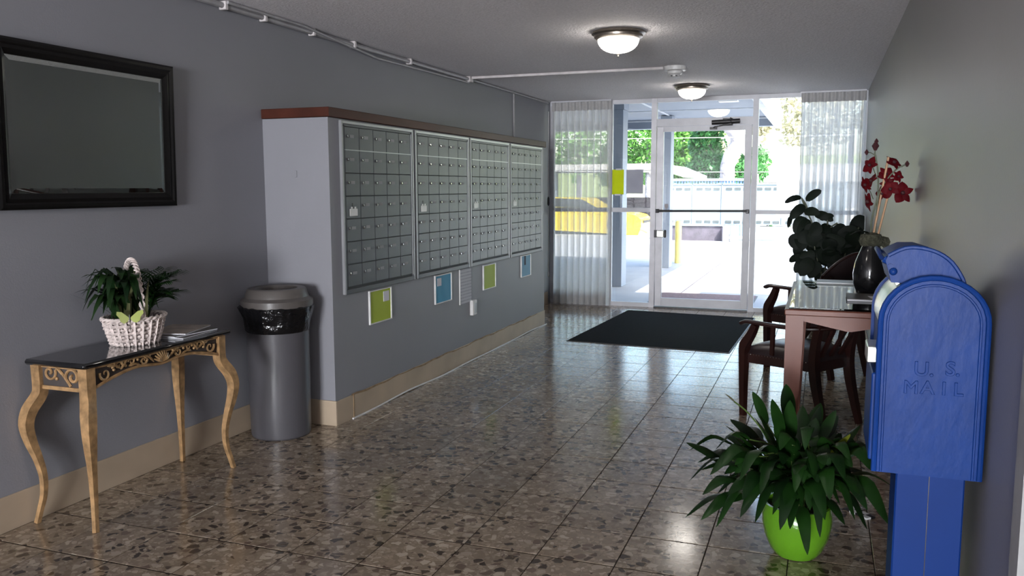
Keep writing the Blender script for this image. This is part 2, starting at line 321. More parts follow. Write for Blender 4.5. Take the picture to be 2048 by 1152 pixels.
# ================================================================ ROOM
XL, XC, XR, YC0, YC1, YF, H = -3.119, -2.674, .404, 4.234, 8.238, 9.8365, 2.42
ZC = 1.813
floor = struct(B((XL-.1, -8.6, -.12), (2.6, YF+.05, -.0016)).build('floor', 'grout'))
ORG[floor.name] = (0, 0, 0)
TX, TY, TP = -.3787, 2.344, .3039
cells = []
for i in range(-10, 10):
    for j in range(-36, 25):
        x0, x1 = TX+i*TP, TX+(i+1)*TP; y0, y1 = TY+j*TP, TY+(j+1)*TP
        x0 = max(x0, XL); x1 = min(x1, XR if y0 > 1.9 else 2.5); y1 = min(y1, YF+.03)
        if x1-x0 < .02 or y1-y0 < .02: continue
        if x1 < XC+.01 and y0 > YC0-.02 and y1 < YC1+.02: continue
        cells.append((x0, x1, y0, y1))
def in_view(c):
    u = c[1]+1.2*(c[3]-2)*0; return c[3] > 2.0 and c[2] > 1.7
near = sorted([c for c in cells if in_view(c)], key=lambda c: c[2])
parts, rest = near[:300], near[300:]+[c for c in cells if not in_view(c)]
TM = {}
for x0, x1, y0, y1 in parts:
    key = (round(x1-x0, 3), round(y1-y0, 3)); g = .0020
    if key not in TM:
        a, b = key[0]-2*g, key[1]-4*g; c = .0008; z1 = 0; z0 = -.006
        mb = MB(); mb.add([(0, 0, z0), (a, 0, z0), (a, b, z0), (0, b, z0), (0, 0, z1-c), (a, 0, z1-c), (a, b, z1-c), (0, b, z1-c), (c, c, z1), (a-c, c, z1), (a-c, b-c, z1), (c, b-c, z1)],
               [(0, 3, 2, 1), (0, 1, 5, 4), (1, 2, 6, 5), (2, 3, 7, 6), (3, 0, 4, 7), (4, 5, 9, 8), (5, 6, 10, 9), (6, 7, 11, 10), (7, 4, 8, 11), (8, 9, 10, 11)])
        o = mb.build('tile', 'tile', floor); TM[key] = o.data
    else:
        o = bpy.data.objects.new('tile', TM[key]); C.objects.link(o); o.parent = floor
    o.location = (x0+g, y0+2*g, random.uniform(-.0003, .0003)); o.rotation_euler = (random.gauss(0, .0008), random.gauss(0, .0008), 0)
mb = MB()
for x0, x1, y0, y1 in rest: mb.box((x0+.002, y0+.002, -.006), (x1-.002, y1-.002, 0))
mb.build('tile', 'tile', floor, kind='stuff')
struct(B((XL-.15, -8.6, -.12), (XL, YF+.15, H+.1)).build('wall_left', 'wall'))
struct(B((XR, 1.9, -.12), (XR+.15, YF+.15, H+.1)).build('wall_right', 'wallr'))
struct(B((XR+.15, 1.9, -.12), (2.6, 2.05, H+.1)).build('wall_lobby', 'wall'))
struct(B((2.5, -8.6, -.12), (2.65, 1.9, H+.1)).build('wall_side', 'wall'))
bw = struct(MB().box((XL, -8.6, -.12), (-1.3, -8.45, H+.1)).box((.8, -8.6, -.12), (2.6, -8.45, H+.1)).box((-1.3, -8.6, -.12), (.8, -8.45, .4)).box((-1.3, -8.6, 2.2), (.8, -8.45, H+.1)).build('wall_back', 'wall'))
struct(MB().box((XL-.15, -8.6, H), (2.65, YF+.05, H+.28)).build('ceiling', 'ceil'))
struct(B((XR-.012, 1.86, 0), (XR+.02, 1.935, H)).build('trim_1', 'trim'))
# built-out wall carrying the mailboxes
cab = struct(B((XL, YC0, 0), (XC, YC1, ZC-.002)).build('wall_mailboxes', 'wall'))
ORG[cab.name] = (0, 0, 0)
cp = MB().box((XL, YC0-.012, ZC), (XC+.014, YC1+.02, ZC+.055), .003)
struct(cp.build('trim_2', 'cap'))
# vinyl skirting
def base(name, a, b, extra=None): return struct(B(a, b, .002).build(name, 'base'))
base('baseboard_left', (XL, .5, 0), (XL+.008, YC0, .15))
base('baseboard_left.001', (XL, YC1, 0), (XL+.008, YF-.1, .15))
base('baseboard_cabinet_end', (XL+.008, YC0-.008, 0), (XC+.008, YC0, .152))
bb = base('baseboard_cabinet', (XC, YC0, 0), (XC+.008, YC1, .148)); ORG[bb.name] = (0, 0, 0)
def bbtop(u, v):
    y = 4.4+u*(YC1-.25-4.4); z = .139+.004*math.sin(9*y)+.003*math.sin(23*y)
    return (XC+.0095, y, z+v*(.006+.007*abs(math.sin(3.1*y))*(1 if u < .95 else .3)))
MB().grid(bbtop, 60, 1).build('glue_edge', 'basedirt', bb)
B((XC+.008, 4.42, 0), (XC+.0105, 4.428, .15)).build('joint', 'basedirt', bb)
# loose white cable at foot of skirting
pts = [(XC+.022+.006*math.sin(y*2.3)+.004*math.sin(7*y), y, .006+.003*math.sin(5*y+1)) for y in np.linspace(4.4, YC1, 60)]
o = MB().tube(pts, .006, 6).build('cable', 'plastic', smooth=True); o['label'] = 'thin white cable lying along the foot of the tan skirting'; o['category'] = 'cable'
# right skirting hidden mostly
base('baseboard_right', (XR-.008, 1.95, 0), (XR, YF-.1, .12))

# ---- front glazing (y = YF)
y0, y1 = YF, YF+.05
xP1a, xP1b, xP2a, xP2b = -1.893, -1.833, -.765, -.705
fr = sroot('window_1'); X0, X1 = XL, xP1a
B((X0, y0, 2.375), (X1, y1, H)).build('window_frame', 'alu', fr); B((X0, y0, 0), (X1, y1, .05)).build('window_frame', 'alu', fr)
B((X0, y0, .05), (X0+.05, y1, 2.375)).build('window_frame', 'rust', fr); B((-2.40, y0, .05), (-2.352, y1, 2.375)).build('mullion', 'alu', fr)
B((X0+.05, y0-.004, 1.118), (-2.40, y1, 1.168)).build('rail', 'alu', fr); B((-2.352, y0-.004, 1.118), (X1, y1, 1.168)).build('rail', 'alu', fr)
B((X0+.05, y0+.01, .05), (-2.40, y1-.01, .17)).build('kick_panel', 'base', fr)
for a, b in ((X0+.05, -2.40), (-2.352, X1)):
    B((a, y0+.022, 1.168), (b, y0+.028, 2.375)).build('pane', 'glass', fr); B((a, y0+.022, .05 if a > -2.5 else .17), (b, y0+.028, 1.118)).build('pane', 'glass', fr)
fr = sroot('window_3')
B((xP1b, y0, 2.375), (xP2a, y1, H)).build('window_frame', 'alu', fr); B((xP1b, y0, 2.10), (xP2a, y1+.01, 2.185)).build('rail', 'alu', fr)
B((xP1b, y0+.022, 2.185), (xP2a, y0+.028, 2.375)).build('pane', 'glass', fr)
struct(B((xP1a, y0-.01, 0), (xP1b, y1+.01, H)).build('trim_3', 'rust')); struct(B((xP2a, y0-.01, 0), (xP2b, y1+.01, H)).build('trim_4', 'alu'))
struct(B((xP1b, y0-.03, 0), (xP2a, y1+.03, .012)).build('trim_5', 'dark'))
fr = sroot('window_2'); X0, X1 = xP2b, XR
B((X0, y0, 2.375), (X1, y1, H)).build('window_frame', 'alu', fr); B((X0, y0, 0), (X1, y1, .045)).build('window_frame', 'alu', fr)
B((X0, y0-.004, 1.105), (X1, y1, 1.15)).build('rail', 'alu', fr); B((X1-.04, y0, .045), (X1, y1, 2.375)).build('window_frame', 'alu', fr)
B((X0, y0+.022, 1.15), (X1-.04, y0+.028, 2.375)).build('pane', 'glass', fr); B((X0, y0+.022, .045), (X1-.04, y0+.028, 1.105)).build('pane', 'glass', fr)
# door
dr = sroot('door_1'); a, b = xP1b+.006, xP2a-.006; zt = 2.095
B((a, y0+.002, .02), (a+.075, y1-.004, zt), .002).build('stile', 'rust', dr); B((b-.075, y0+.002, .02), (b, y1-.004, zt), .002).build('stile', 'alu', dr)
B((a+.075, y0+.002, zt-.055), (b-.075, y1-.004, zt)).build('rail', 'alu', dr); B((a+.075, y0+.002, .02), (b-.075, y1-.004, .115)).build('rail', 'alu', dr)
B((a+.075, y0+.022, .115), (b-.075, y0+.028, zt-.055)).build('pane', 'glass', dr)
MB().tube([(a+.02, y0-.045, 1.135), (b-.02, y0-.045, 1.14)], .013, 10).build('push_bar', 'dark', dr, True)
B((a+.005, y0-.055, 1.112), (a+.04, y0+.002, 1.158), .004).build('bar_bracket', 'dark', dr); B((b-.04, y0-.055, 1.112), (b-.005, y0+.002, 1.158), .004).build('bar_bracket', 'dark', dr)
lk = B((a-.01, y0-.03, .83), (a+.10, y0+.002, .91), .006).build('lock_case', 'silver', dr); B((a+.10, y0-.034, .825), (a+.128, y0-.004, .915), .008).build('lock_pull', 'dark', lk); B((a-.012, y0-.033, .826), (a+.02, y0-.0301, .914)).build('lock_plate', 'dark', lk)
lk2 = MB().add([(a+.098, y0+.019, 1.215), (a+.135, y0+.019, 1.215), (a+.14, y0+.019, 1.18), (a+.117, y0+.019, 1.145), (a+.094, y0+.019, 1.18)], [(0, 1, 2, 3, 4)]).add([(a+.098, y0+.0205, 1.215), (a+.135, y0+.0205, 1.215), (a+.14, y0+.0205, 1.18), (a+.117, y0+.0205, 1.145), (a+.094, y0+.0205, 1.18)], [(4, 3, 2, 1, 0)]).build('shield_sticker', 'box', dr)
cl = MB().tube([(-1.205, y0-.06, 2.125), (-.90, y0-.06, 2.135)], .026, 12).build('door_closer', 'dark', dr, True)
MB().box((-1.09, y0-.03, 2.09), (-.98, y0+.002, 2.17), .004).tube([(-1.0, y0-.06, 2.17), (-.99, y0-.1, 2.105), (-1.17, y0-.09, 2.075), (-1.19, y0-.02, 2.07)], .008, 6).build('closer_arm', 'dark', cl, True)
B((-1.23, y0-.03, 2.052), (-1.15, y0+.001, 2.078)).build('closer_foot', 'dark', cl)
# papers on the glass
def wallthing(name, label, cat, mb, m, group=None):
    o = mb.build(name, m); o['label'] = label; o['category'] = cat
    if group: o['group'] = group
    return o
yl = thing('notice', 'bright yellow sheet taped to the left sidelight glass beside the curtain', 'paper', (-2.30, y0+.016, 1.32))
B((-2.355, y0+.010, 1.325), (-2.215, y0+.0195, 1.615)).build('sheet', 'yellow', yl)
B((-2.31, y0+.008, 1.61), (-2.24, y0+.0099, 1.628)).build('tape', 'paper', yl); B((-2.32, y0+.008, 1.312), (-2.25, y0+.0099, 1.33)).build('tape', 'paper', yl)
wallthing('notice', 'pale grey printed sheet taped to the left sidelight glass', 'paper', B((-2.185, y0+.016, 1.335), (-1.985, y0+.0205, 1.615)), 'glasspaper')

# ---- curtains
def curtain(name, label, xa, xb, folds, amp, zb=.012, yoff=.10, zt=2.405):
    r = thing(name, label, 'curtain', ((xa+xb)/2, YF-yoff, zb), 'sheer curtains beside the glass door')
    ph = random.random()*6
    def fn(u, v):
        z = zb+v*(zt-.10-zb); t = 1-v
        a_ = amp*(.55+.6*t); q = u*folds*2*PI+.5*math.sin(u*9+ph)*(.3+t)
        x = xa+u*(xb-xa)+.010*math.sin(q*1.0+1.2)*(.4+t); k = math.sin(q)
        return (x, YF-yoff+a_*math.copysign(abs(k)**.8, k)+.003*math.sin(3*q+4*v), z)
    MB().grid(fn, folds*20, 14).build('drape', 'curtain', r, 2, fix=False)
    def fh(u, v):
        q = u*folds*2*PI+.5*math.sin(u*9+ph)*.3; k = math.sin(q)
        return (xa+u*(xb-xa), YF-yoff+amp*.5*k*(1-.5*v), zt-.10+v*.10)
    MB().grid(fh, folds*14, 3).build('heading', 'header', r, 2, fix=False)
    B((xa-.01, YF-yoff-.008, zt+.002), (xb, YF-yoff+.012, H), 0).build('track', 'alu', r)
    return r
CUR = curtain('curtain', 'sheer white pleated curtain hanging left of the glass door, touching the floor', XL+.055, -2.345, 9, .042, .015)
curtain('curtain', 'sheer white pleated curtain hanging right of the glass door beside the right wall', -.262, XR-.02, 9, .042, .03)
cd_ = CUR
MB().tube([(XL+.03, YF-.16, 2.3), (XL+.03, YF-.16, .35)], .004, 6).build('cord', 'plastic', cd_); MB().lathe([(.004, 0), (.014, .02), (.012, .09), (.004, .11)], (XL+.03, YF-.16, 1.19), 10).build('tassel', 'dark', cd_, True)
MB().lathe([(.004, 0), (.010, .02), (.009, .05), (.004, .06)], (XL+.03, YF-.16, .34), 10).build('cord_weight', 'plastic', cd_, True)

# ---- ceiling fixtures
def ceiling_light(x, y, label):
    r = thing('ceiling_light', label, 'ceiling light', (x, y, H), 'flush dome ceiling lights')
    MB().lathe([(.155, 0), (.172, -.006), (.176, -.018), (.160, -.028), (.158, -.040), (.142, -.052), (.128, -.056), (.126, -.02)], (x, y, H), 40).build('metal_rim', 'nickel', r, True)
    R = .135; prof = [(R, -.052)]+[(R*math.cos(t)**.85, -.052-.086*math.sin(t)) for t in np.linspace(.12, PI/2-.05, 9)]
    MB().lathe(prof, (x, y, H), 36).build('opal_bowl', 'opal', r, True)
    MB().lathe([(.004, -.136), (.010, -.142), (.010, -.148), (.005, -.152), (.006, -.16), (.002, -.166)], (x, y, H), 12).build('finial', 'nickel', r, True)
ceiling_light(-1.30, 5.57, 'lit dome ceiling light nearest the viewer, brushed metal rim')
ceiling_light(-1.30, 2.44, 'added dome ceiling light over the foreground, out of view')  # extra lamp added out of view, continuing the row, to brighten the near ceiling
ceiling_light(-1.275, 8.70, 'lit dome ceiling light farther off, in front of the glass door')
sd = thing('smoke_detector', 'white round smoke detector on the ceiling at the end of the raceway', 'smoke detector', (-1.22, 7.33, H))
MB().lathe([(.095, 0), (.098, -.012), (.092, -.034), (.07, -.040)], (-1.22, 7.33, H), 32).build('base_plate', 'plastic', sd, True)
MB().lathe([(.066, -.040), (.062, -.060), (.045, -.072), (.042, -.085), (.03, -.092)], (-1.22, 7.33, H), 24).build('sensor_head', 'plastic', sd, True)
for q in (-.02, .02): B((-1.22+q-.008, 7.33-.050, H-.086), (-1.22+q+.008, 7.33-.040, H-.076)).build('slot', 'dark', sd)
wallthing('ceiling_raceway', 'white cable raceway crossing the ceiling to the smoke detector', 'cable duct', B((XL+.03, 7.30, H-.022), (-1.315, 7.335, H), .003), 'conduitw')
cr = thing('conduit', 'painted conduit pipe running along the top of the left wall', 'pipe', (XL+.02, 5.5, H-.03))
MB().tube([(XL+.022, 3.3, H-.026), (XL+.022, 5.2, H-.028), (XL+.024, 7.3, H-.024)], .016, 8).build('pipe', 'conduit', cr, True)
MB().tube([(XL+.05, 3.9, H-.012), (XL+.05, 4.6, H-.012), (XL+.018, 5.6, H-.07), (XL+.016, 7.3, H-.05)], .009, 8).build('thin_pipe', 'conduit', cr, True)
for y in (3.9, 4.25, 4.75, 5.25, 6.1): B((XL, y-.012, H-.05), (XL+.045, y+.012, H-.004), .003).build('clamp', 'conduitw', cr)
B((XL, 7.26, H-.05), (XL+.05, 7.34, H), .004).build('junction', 'conduitw', cr)
cr = thing('conduit', 'thin conduit dropping down the left wall behind the mailbox wall', 'pipe', (XL+.01, 8.54, ZC))
MB().box((XL, 8.53, .15), (XL+.016, 8.552, H), .002).build('pipe', 'conduit', cr)
cr = thing('conduit', 'painted conduit pipe along the wall top between the thin drop and the curtain', 'pipe', (XL+.02, 8.6, H-.02))
MB().tube([(XL+.016, 7.4, H-.018), (XL+.016, 9.70, H-.018)], .012, 8).build('pipe', 'conduit', cr, True)

# ---------------------------------------------------------------- MAILBOXES
door_me = lock_me = lab_me = None
units = [(4.345, 5.272, 'nearest the blue collection box and trash can, first of four'), (5.300, 6.250, 'second from the trash can'), (6.272, 7.172, 'third from the trash can, above the lime card and sheet'), (7.198, 8.128, 'farthest from the trash can, beside the window')]
ulab = ['grey metal bank of mailboxes nearest the trash can', 'grey metal bank of mailboxes second from the trash can', 'grey metal bank of mailboxes third from the trash can', 'grey metal bank of mailboxes nearest the curtain']
for ui, (ya, yb, _) in enumerate(units):
    za, zb = .772, 1.803; x = XC
    r = thing('mailbox_bank', ulab[ui], 'mailboxes', (x, (ya+yb)/2, za), 'mailbox banks on the built-out wall')
    fw = .034; d = .020
    B((x, ya+.01, za+.01), (x+.008, yb-.01, zb-.01)).build('back_plate', 'inner', r)
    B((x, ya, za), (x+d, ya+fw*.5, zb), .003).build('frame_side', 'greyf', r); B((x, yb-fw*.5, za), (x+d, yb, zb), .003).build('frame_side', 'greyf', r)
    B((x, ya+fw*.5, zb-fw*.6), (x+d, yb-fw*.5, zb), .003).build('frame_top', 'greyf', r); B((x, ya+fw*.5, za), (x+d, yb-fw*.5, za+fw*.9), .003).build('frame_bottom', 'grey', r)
    iy0, iy1, iz0, iz1 = ya+.042, yb-.036, za+.042, zb-.034
    MB().box((x+.008, ya+.017, iz0-.012), (x+.013, iy0-.002, iz1+.01)).box((x+.008, iy1+.002, iz0-.012), (x+.013, yb-.017, iz1+.01)).box((x+.008, ya+.017, iz1+.002), (x+.013, yb-.017, zb-.0205)).build('inner_frame', 'grey', r)
    B((x+.009, iy1+.004, iz0), (x+.018, iy1+.010, iz1), 0).build('inner_edge', 'greyf', r)
    cw = (iy1-iy0)/5; ch = (iz1-iz0)/7
    zr = iz1-ch; B((x+.008, iy0, zr-.003), (x+.017, iy1, zr+.003)).build('crossbar', 'greyf', r)
    for rw in range(7):
        for cl_ in range(5):
            cy, cz = iy0+cw*(cl_+.5), iz1-ch*(rw+.5)
            dm = MB().box((x+.008, cy-cw/2+.0022, cz-ch/2+.0022), (x+.0135, cy+cw/2-.0022, cz+ch/2-.0022), .0012)
            if rw == 3 and cl_ == 0:
                dd = dm.build('master_door', 'grey', r)
                B((x+.0135, cy-.018, cz+.002), (x+.0155, cy-.010+.004, cz+.026)).build('keyhole', 'dark', dd)
                pl = MB().box((x+.0135, cy-.048, cz-.052), (x+.0175, cy+.042, cz-.008), .002).box((x+.0135, cy-.03, cz-.008), (x+.0175, cy-.015, cz+.004)).box((x+.0135, cy+.01, cz-.008), (x+.0175, cy+.025, cz+.004)).build('slot_plate', 'plastic', dd)
                continue
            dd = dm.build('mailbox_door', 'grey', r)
            ly = cy-cw*.34
            MB().lathe([(.0085, 0), (.0085, .006), (.005, .008)], (0, 0, 0), 8).v
            lk = MB(); lm = MB().lathe([(.0085, 0), (.0085, .006), (.005, .0085)], (0, 0, 0), 8)
            lk.add([(x+.0135+v[2], ly+v[0], cz+.012+v[1]) for v in lm.v], lm.f); lk.build('lock', 'chrome', dd)
            B((x+.0135, cy-cw*.17, cz+.004), (x+.0145, cy+cw*.13, cz+.022)).build('number_label', 'label', dd)
    if ui == 3:
        B((x+.0135, 7.83, 1.005), (x+.0165, 7.86, 1.05)).build('paper_tag', 'paper', r)
# cards below
def card(ya, yb, za, zb, m, label, note=None, white=True):
    r = thing('framed_card', label, 'card', (XC, (ya+yb)/2, za), 'framed cards under the mailboxes')
    B((XC, ya+.004, za+.004), (XC+.005, yb-.004, zb-.004)).build('card', m, r)
    f = MB(); t = .009
    f.box((XC, ya, za), (XC+.012, ya+t, zb)).box((XC, yb-t, za), (XC+.012, yb, zb)).box((XC, ya+t, zb-t*.7), (XC+.012, yb-t, zb)).box((XC, ya+t, za), (XC+.012, yb-t, za+t*.7)); f.build('frame', 'plastic', r)
    if note: B((XC+.005, note[0], note[2]), (XC+.008, note[1], note[3])).build('note', note[4] if len(note) > 4 else 'paper', r)
card(4.645, 4.935, .545, .760, 'lime', 'white framed lime green card with a note, under the first mailbox bank', (4.83, 4.905, .672, .738))
card(5.609, 5.905, .548, .763, 'cyan', 'white framed blue card with a small note in its corner', (5.651, 5.72, .68, .738))
card(6.555, 6.840, .547, .757, 'lime', 'white framed plain lime green card without a note')
card(7.510, 7.790, .558, .765, 'cyan2', 'white framed pale blue card nearest the curtain', (7.61, 7.64, .67, .757, 'ret'))
nt_ = thing('notice_sheet', 'long white printed notice hanging below the mailboxes', 'notice', (XC, 6.18, .49)); B((XC, 6.072, .487), (XC+.006, 6.298, .765)).build('sheet', 'print', nt_); B((XC, 6.064, .485), (XC+.009, 6.072, .765)).build('edge_strip', 'plastic', nt_)
th = thing('thermostat_cover', 'small narrow white holder on the wall below the printed notice', 'holder', (XC, 6.36, .36)); B((XC, 6.275, .372), (XC+.03, 6.36, .497), .004).build('body', 'plastic', th); B((XC+.03, 6.30, .39), (XC+.034, 6.345, .47)).build('window', 'greyf', th)
wallthing('wall_plate', 'tiny white plate on the end face of the mailbox wall', 'plate', B((-2.905, YC0-.006, 1.47), (-2.89, YC0, 1.51), .002), 'wall')

# ---------------------------------------------------------------- MIRROR
mr = thing('wall_mirror', 'rectangular mirror in a wide black frame on the left wall', 'mirror', (XL, 2.97, 1.322))
ya, yb, za, zb, t = 2.475, 3.468, 1.322, 2.012, .066
def mould(y_a, z_a, y_b, z_b): pass
prof = [(0, .0), (0, .028), (.010, .034), (.022, .034), (.030, .027), (.044, .030), (.056, .022), (t, .016), (t, 0)]
fm = MB(); rings = []
for i, (o_, h_) in enumerate(prof):
    fm.v += [(XL+h_, ya+o_, za+o_), (XL+h_, yb-o_, za+o_), (XL+h_, yb-o_, zb-o_), (XL+h_, ya+o_, zb-o_)]
n = len(prof)
for i in range(n):
    j = (i+1) % n
    for k in range(4): fm.f.append((i*4+k, i*4+(k+1) % 4, j*4+(k+1) % 4, j*4+k))
fm.build('frame', 'blackm', mr)
a, b, c, d, e = ya+t, yb-t, za+t, zb-t, .022
g = MB().add([(XL+.012, a, c), (XL+.012, b, c), (XL+.012, b, d), (XL+.012, a, d), (XL+.0145, a+e, c+e), (XL+.0145, b-e, c+e), (XL+.0145, b-e, d-e), (XL+.0145, a+e, d-e)],
   [(0, 1, 5, 4), (1, 2, 6, 5), (2, 3, 7, 6), (3, 0, 4, 7), (4, 5, 6, 7)]); g.build('mirror_glass', 'mirror', mr)

mr.rotation_euler = (0, math.radians(1.3), 0)   # hangs leaning slightly forward
# ---------------------------------------------------------------- CONSOLE TABLE
ct = thing('console_table', 'gold console table with curved legs and black top against the left wall', 'table', (-2.92, 2.95, 0))
TX0, TX1, TY0, TY1, TZ = -3.085, -2.755, 2.525, 3.425, .708
B((TX0, TY0, TZ-.024), (TX1, TY1, TZ), .008).build('tabletop', 'black', ct, True)
lx0, lx1, ly0, ly1 = -3.05, -2.792, 2.568, 3.372
S = [(.688, 0, .023), (.585, 0, .022), (.545, .008, .022), (.49, .036, .0225), (.43, .048, .021), (.36, .040, .018), (.28, .022, .014), (.20, .010, .012), (.12, .012, .0105), (.05, .026, .0095), (0, .036, .0095)]
for lx, ly, dx, dy in ((lx0, ly0, -.75, -.85), (lx1, ly0, .75, -.75), (lx0, ly1, -.75, .75), (lx1, ly1, .75, .85)):
    P = catmull([(lx+dx*o_*1.1, ly+dy*o_*1.15, z) for z, o_, r in S], 4); R = lerp_list([r for z, o_, r in S], len(P))
    P[-1].z = .0
    MB().tube(P, R, sq=True, ref=(1, 0, 0)).build('leg', 'gold', ct, True)
# apron front with serpentine lower edge
def ser(t): return .590+.050*math.sin(PI*min(.5, 1.25*min(t, 1-t)))**.9-.018*math.exp(-((t-.5)/.14)**2)
n = 48; ys = np.linspace(ly0+.02, ly1-.02, n+1)
ap = MB()
xf = lx1+.012
for xx in (xf-.006,):
    poly = [(y, TZ-.026) for y in ys]+[(ys[k], ser(k/n)) for k in range(n, -1, -1)]
    for k in range(n):
        ap.add([(xx, ys[k], TZ-.026), (xx, ys[k+1], TZ-.026), (xx, ys[k+1], ser((k+1)/n)), (xx, ys[k], ser(k/n)), (xx-.012, ys[k], TZ-.026), (xx-.012, ys[k+1], TZ-.026), (xx-.012, ys[k+1], ser((k+1)/n)), (xx-.012, ys[k], ser(k/n))],
               [(0, 1, 2, 3), (7, 6, 5, 4), (3, 2, 6, 7)])
apr = ap.build('front_apron', 'umber', ct)
MB().tube([(xf, ys[k], ser(k/n)+.002) for k in range(n+1)], .007, 6).tube([(xf, ys[0], TZ-.030), (xf, ys[-1], TZ-.030)], .006, 6).tube([(xf, ys[0]+.004, TZ-.03), (xf, ys[0]+.004, .59)], .005, 6).tube([(xf, ys[-1]-.004, TZ-.03), (xf, ys[-1]-.004, .59)], .005, 6).build('moulding', 'gold', apr, True)
def spiral(c, r0, turns, a0, dirn, n=22):
    return [(c[0], c[1]+r0*(1-.85*k/n)*math.cos(a0+dirn*2*PI*turns*k/n), c[2]+r0*(1-.85*k/n)*math.sin(a0+dirn*2*PI*turns*k/n)) for k in range(n+1)]
sc = MB()
for s in (0, 1):
    def Y(t): return ly0+.02+(ly1-ly0-.04)*(t if s == 0 else 1-t)
    sg = 1 if s == 0 else -1
    def sp(t, z, r, a0, dr, turns=1.1, rad=.0065): sc.tube([(xf+.001, Y(t)+sg*(p[1]), z+p[2]) for p in spiral((0, 0, 0), r, turns, a0, dr)], [max(.0025, rad*(1-.6*k/22)) for k in range(23)], 6)
    sp(.08, .642, .030, PI*.9, 1); sp(.175, .664, .020, 0, 1); sp(.27, .668, .022, PI, -1); sp(.36, .658, .020, 0, -1)
    for t0, z0, t1, z1 in ((.10, .672, .20, .645), (.19, .645, .27, .690), (.25, .650, .34, .640), (.31, .690, .40, .655), (.36, .680, .44, .640), (.13, .655, .17, .690)):
        sc.tube(catmull([(xf, Y(t0), z0), (xf+.003, Y((t0+t1)/2), (z0+z1)/2+.008), (xf, Y(t1), z1)], 5), [.003, .005, .007, .007, .006, .005, .005, .006, .004, .003, .002], 6)
    for t0, z0 in ((.225, .655), (.315, .668), (.405, .672), (.14, .65)): sc.sphere((xf+.001, Y(t0), z0), .007, 8, 5)
for k in range(-4, 5):
    a_ = k*.30; sc.tube([(xf+.004, (ly0+ly1)/2, .632), (xf+.010, (ly0+ly1)/2+.028*math.sin(a_), .632+.028*math.cos(a_)), (xf+.003, (ly0+ly1)/2+.050*math.sin(a_), .634+.050*math.cos(a_))], [.003, .0065, .003], 6)
sc.build('scroll_carving', 'goldhi', apr, True)
# side aprons
for yy, sg in ((ly0, -1), (ly1, 1)):
    sa = B((lx0+.02, yy-.004, .592), (lx1-.02, yy+.004, TZ-.026)).build('side_apron', 'umber', ct)
    m_ = MB(); yf = yy+sg*.008
    m_.box((lx0+.018, yy-.010, .580), (lx1-.018, yy+.010, .596)).box((lx0+.018, yy-.010, TZ-.036), (lx1-.018, yy+.010, TZ-.024))
    xm = (lx0+lx1)/2
    m_.tube([(xm-.062+p[1], yf, .652+p[2]) for p in spiral((0, 0, 0), .034, 1.2, PI*.1, -1)][::-1]+[(xm-.02, yf, .672), (xm+.005, yf, .650)], .0055, 6)
    m_.tube([(xm+.062+p[1], yf, .640+p[2]) for p in spiral((0, 0, 0), .038, 1.25, PI*1.05, -1)], .0065, 6)
    m_.tube(catmull([(xm-.09, yf, .690), (xm-.03, yf, .678), (xm+.01, yf, .648), (xm+.05, yf, .600)], 5), .006, 6).sphere((xm-.025, yf, .628), .008, 8, 5)
    m_.build('scroll_carving', 'gold', sa, True)
B((lx0, ly0, .62), (lx0+.012, ly1, TZ-.026)).build('back_rail', 'umber', ct)

# basket with plants
BX, BY, BZ = -2.925, 2.972, TZ
bk = thing('wicker_basket', 'whitewashed oval wicker basket with tall handle on the black table top', 'basket', (BX, BY, BZ))
SX, SY = .80, 1.0
bm_ = MB(); rows = 7; nst = 22; N_ = nst*4
def brad(z): return .108+.036*(z/.118)**.8
for rr in range(rows):
    z0_, z1_ = .118*rr/rows+.001, .118*(rr+1)/rows-.001; vs = []; fs = []
    for j in range(N_):
        th = 2*PI*j/N_; off = .006*math.sin(th*nst+rr*PI)+.002*random.uniform(-1, 1)
        for zz, ex in ((z0_, -.003), ((z0_+z1_)/2, .004), (z1_, -.003)):
            q = brad(zz)+off+ex; vs.append((BX+SX*q*math.cos(th), BY+SY*q*math.sin(th), BZ+zz+random.uniform(-.001, .001)))
    for j in range(N_):
        for k in range(2): a_ = j*3+k; b_ = ((j+1) % N_)*3+k; fs.append((a_, b_, b_+1, a_+1))
    bm_.add(vs, fs)
bm_.build('woven_band', 'wicker', bk)
MB().lathe([(.100, .002), (.102, .05), (.130, .112), (.10, .1)], (0, 0, 0), 24).v
st = MB()
for k in range(nst):
    th = 2*PI*(k+.5)/nst; st.tube([(BX+SX*(brad(z)-.001)*math.cos(th), BY+SY*(brad(z)-.001)*math.sin(th), BZ+z) for z in (.002, .06, .116)], (.010, .003), 6)
st.build('stake', 'wicker', bk)
rm = MB()
for q in (0, 1):
    P = [(BX+SX*(.146+.006*math.cos(14*t+q*PI))*math.cos(t), BY+SY*(.146+.006*math.cos(14*t+q*PI))*math.sin(t), BZ+.122+.005*math.sin(14*t+q*PI)) for t in np.linspace(0, 2*PI, 90)]
    rm.tube(P, .006, 6)
rm.build('rim', 'wicker', bk, True)
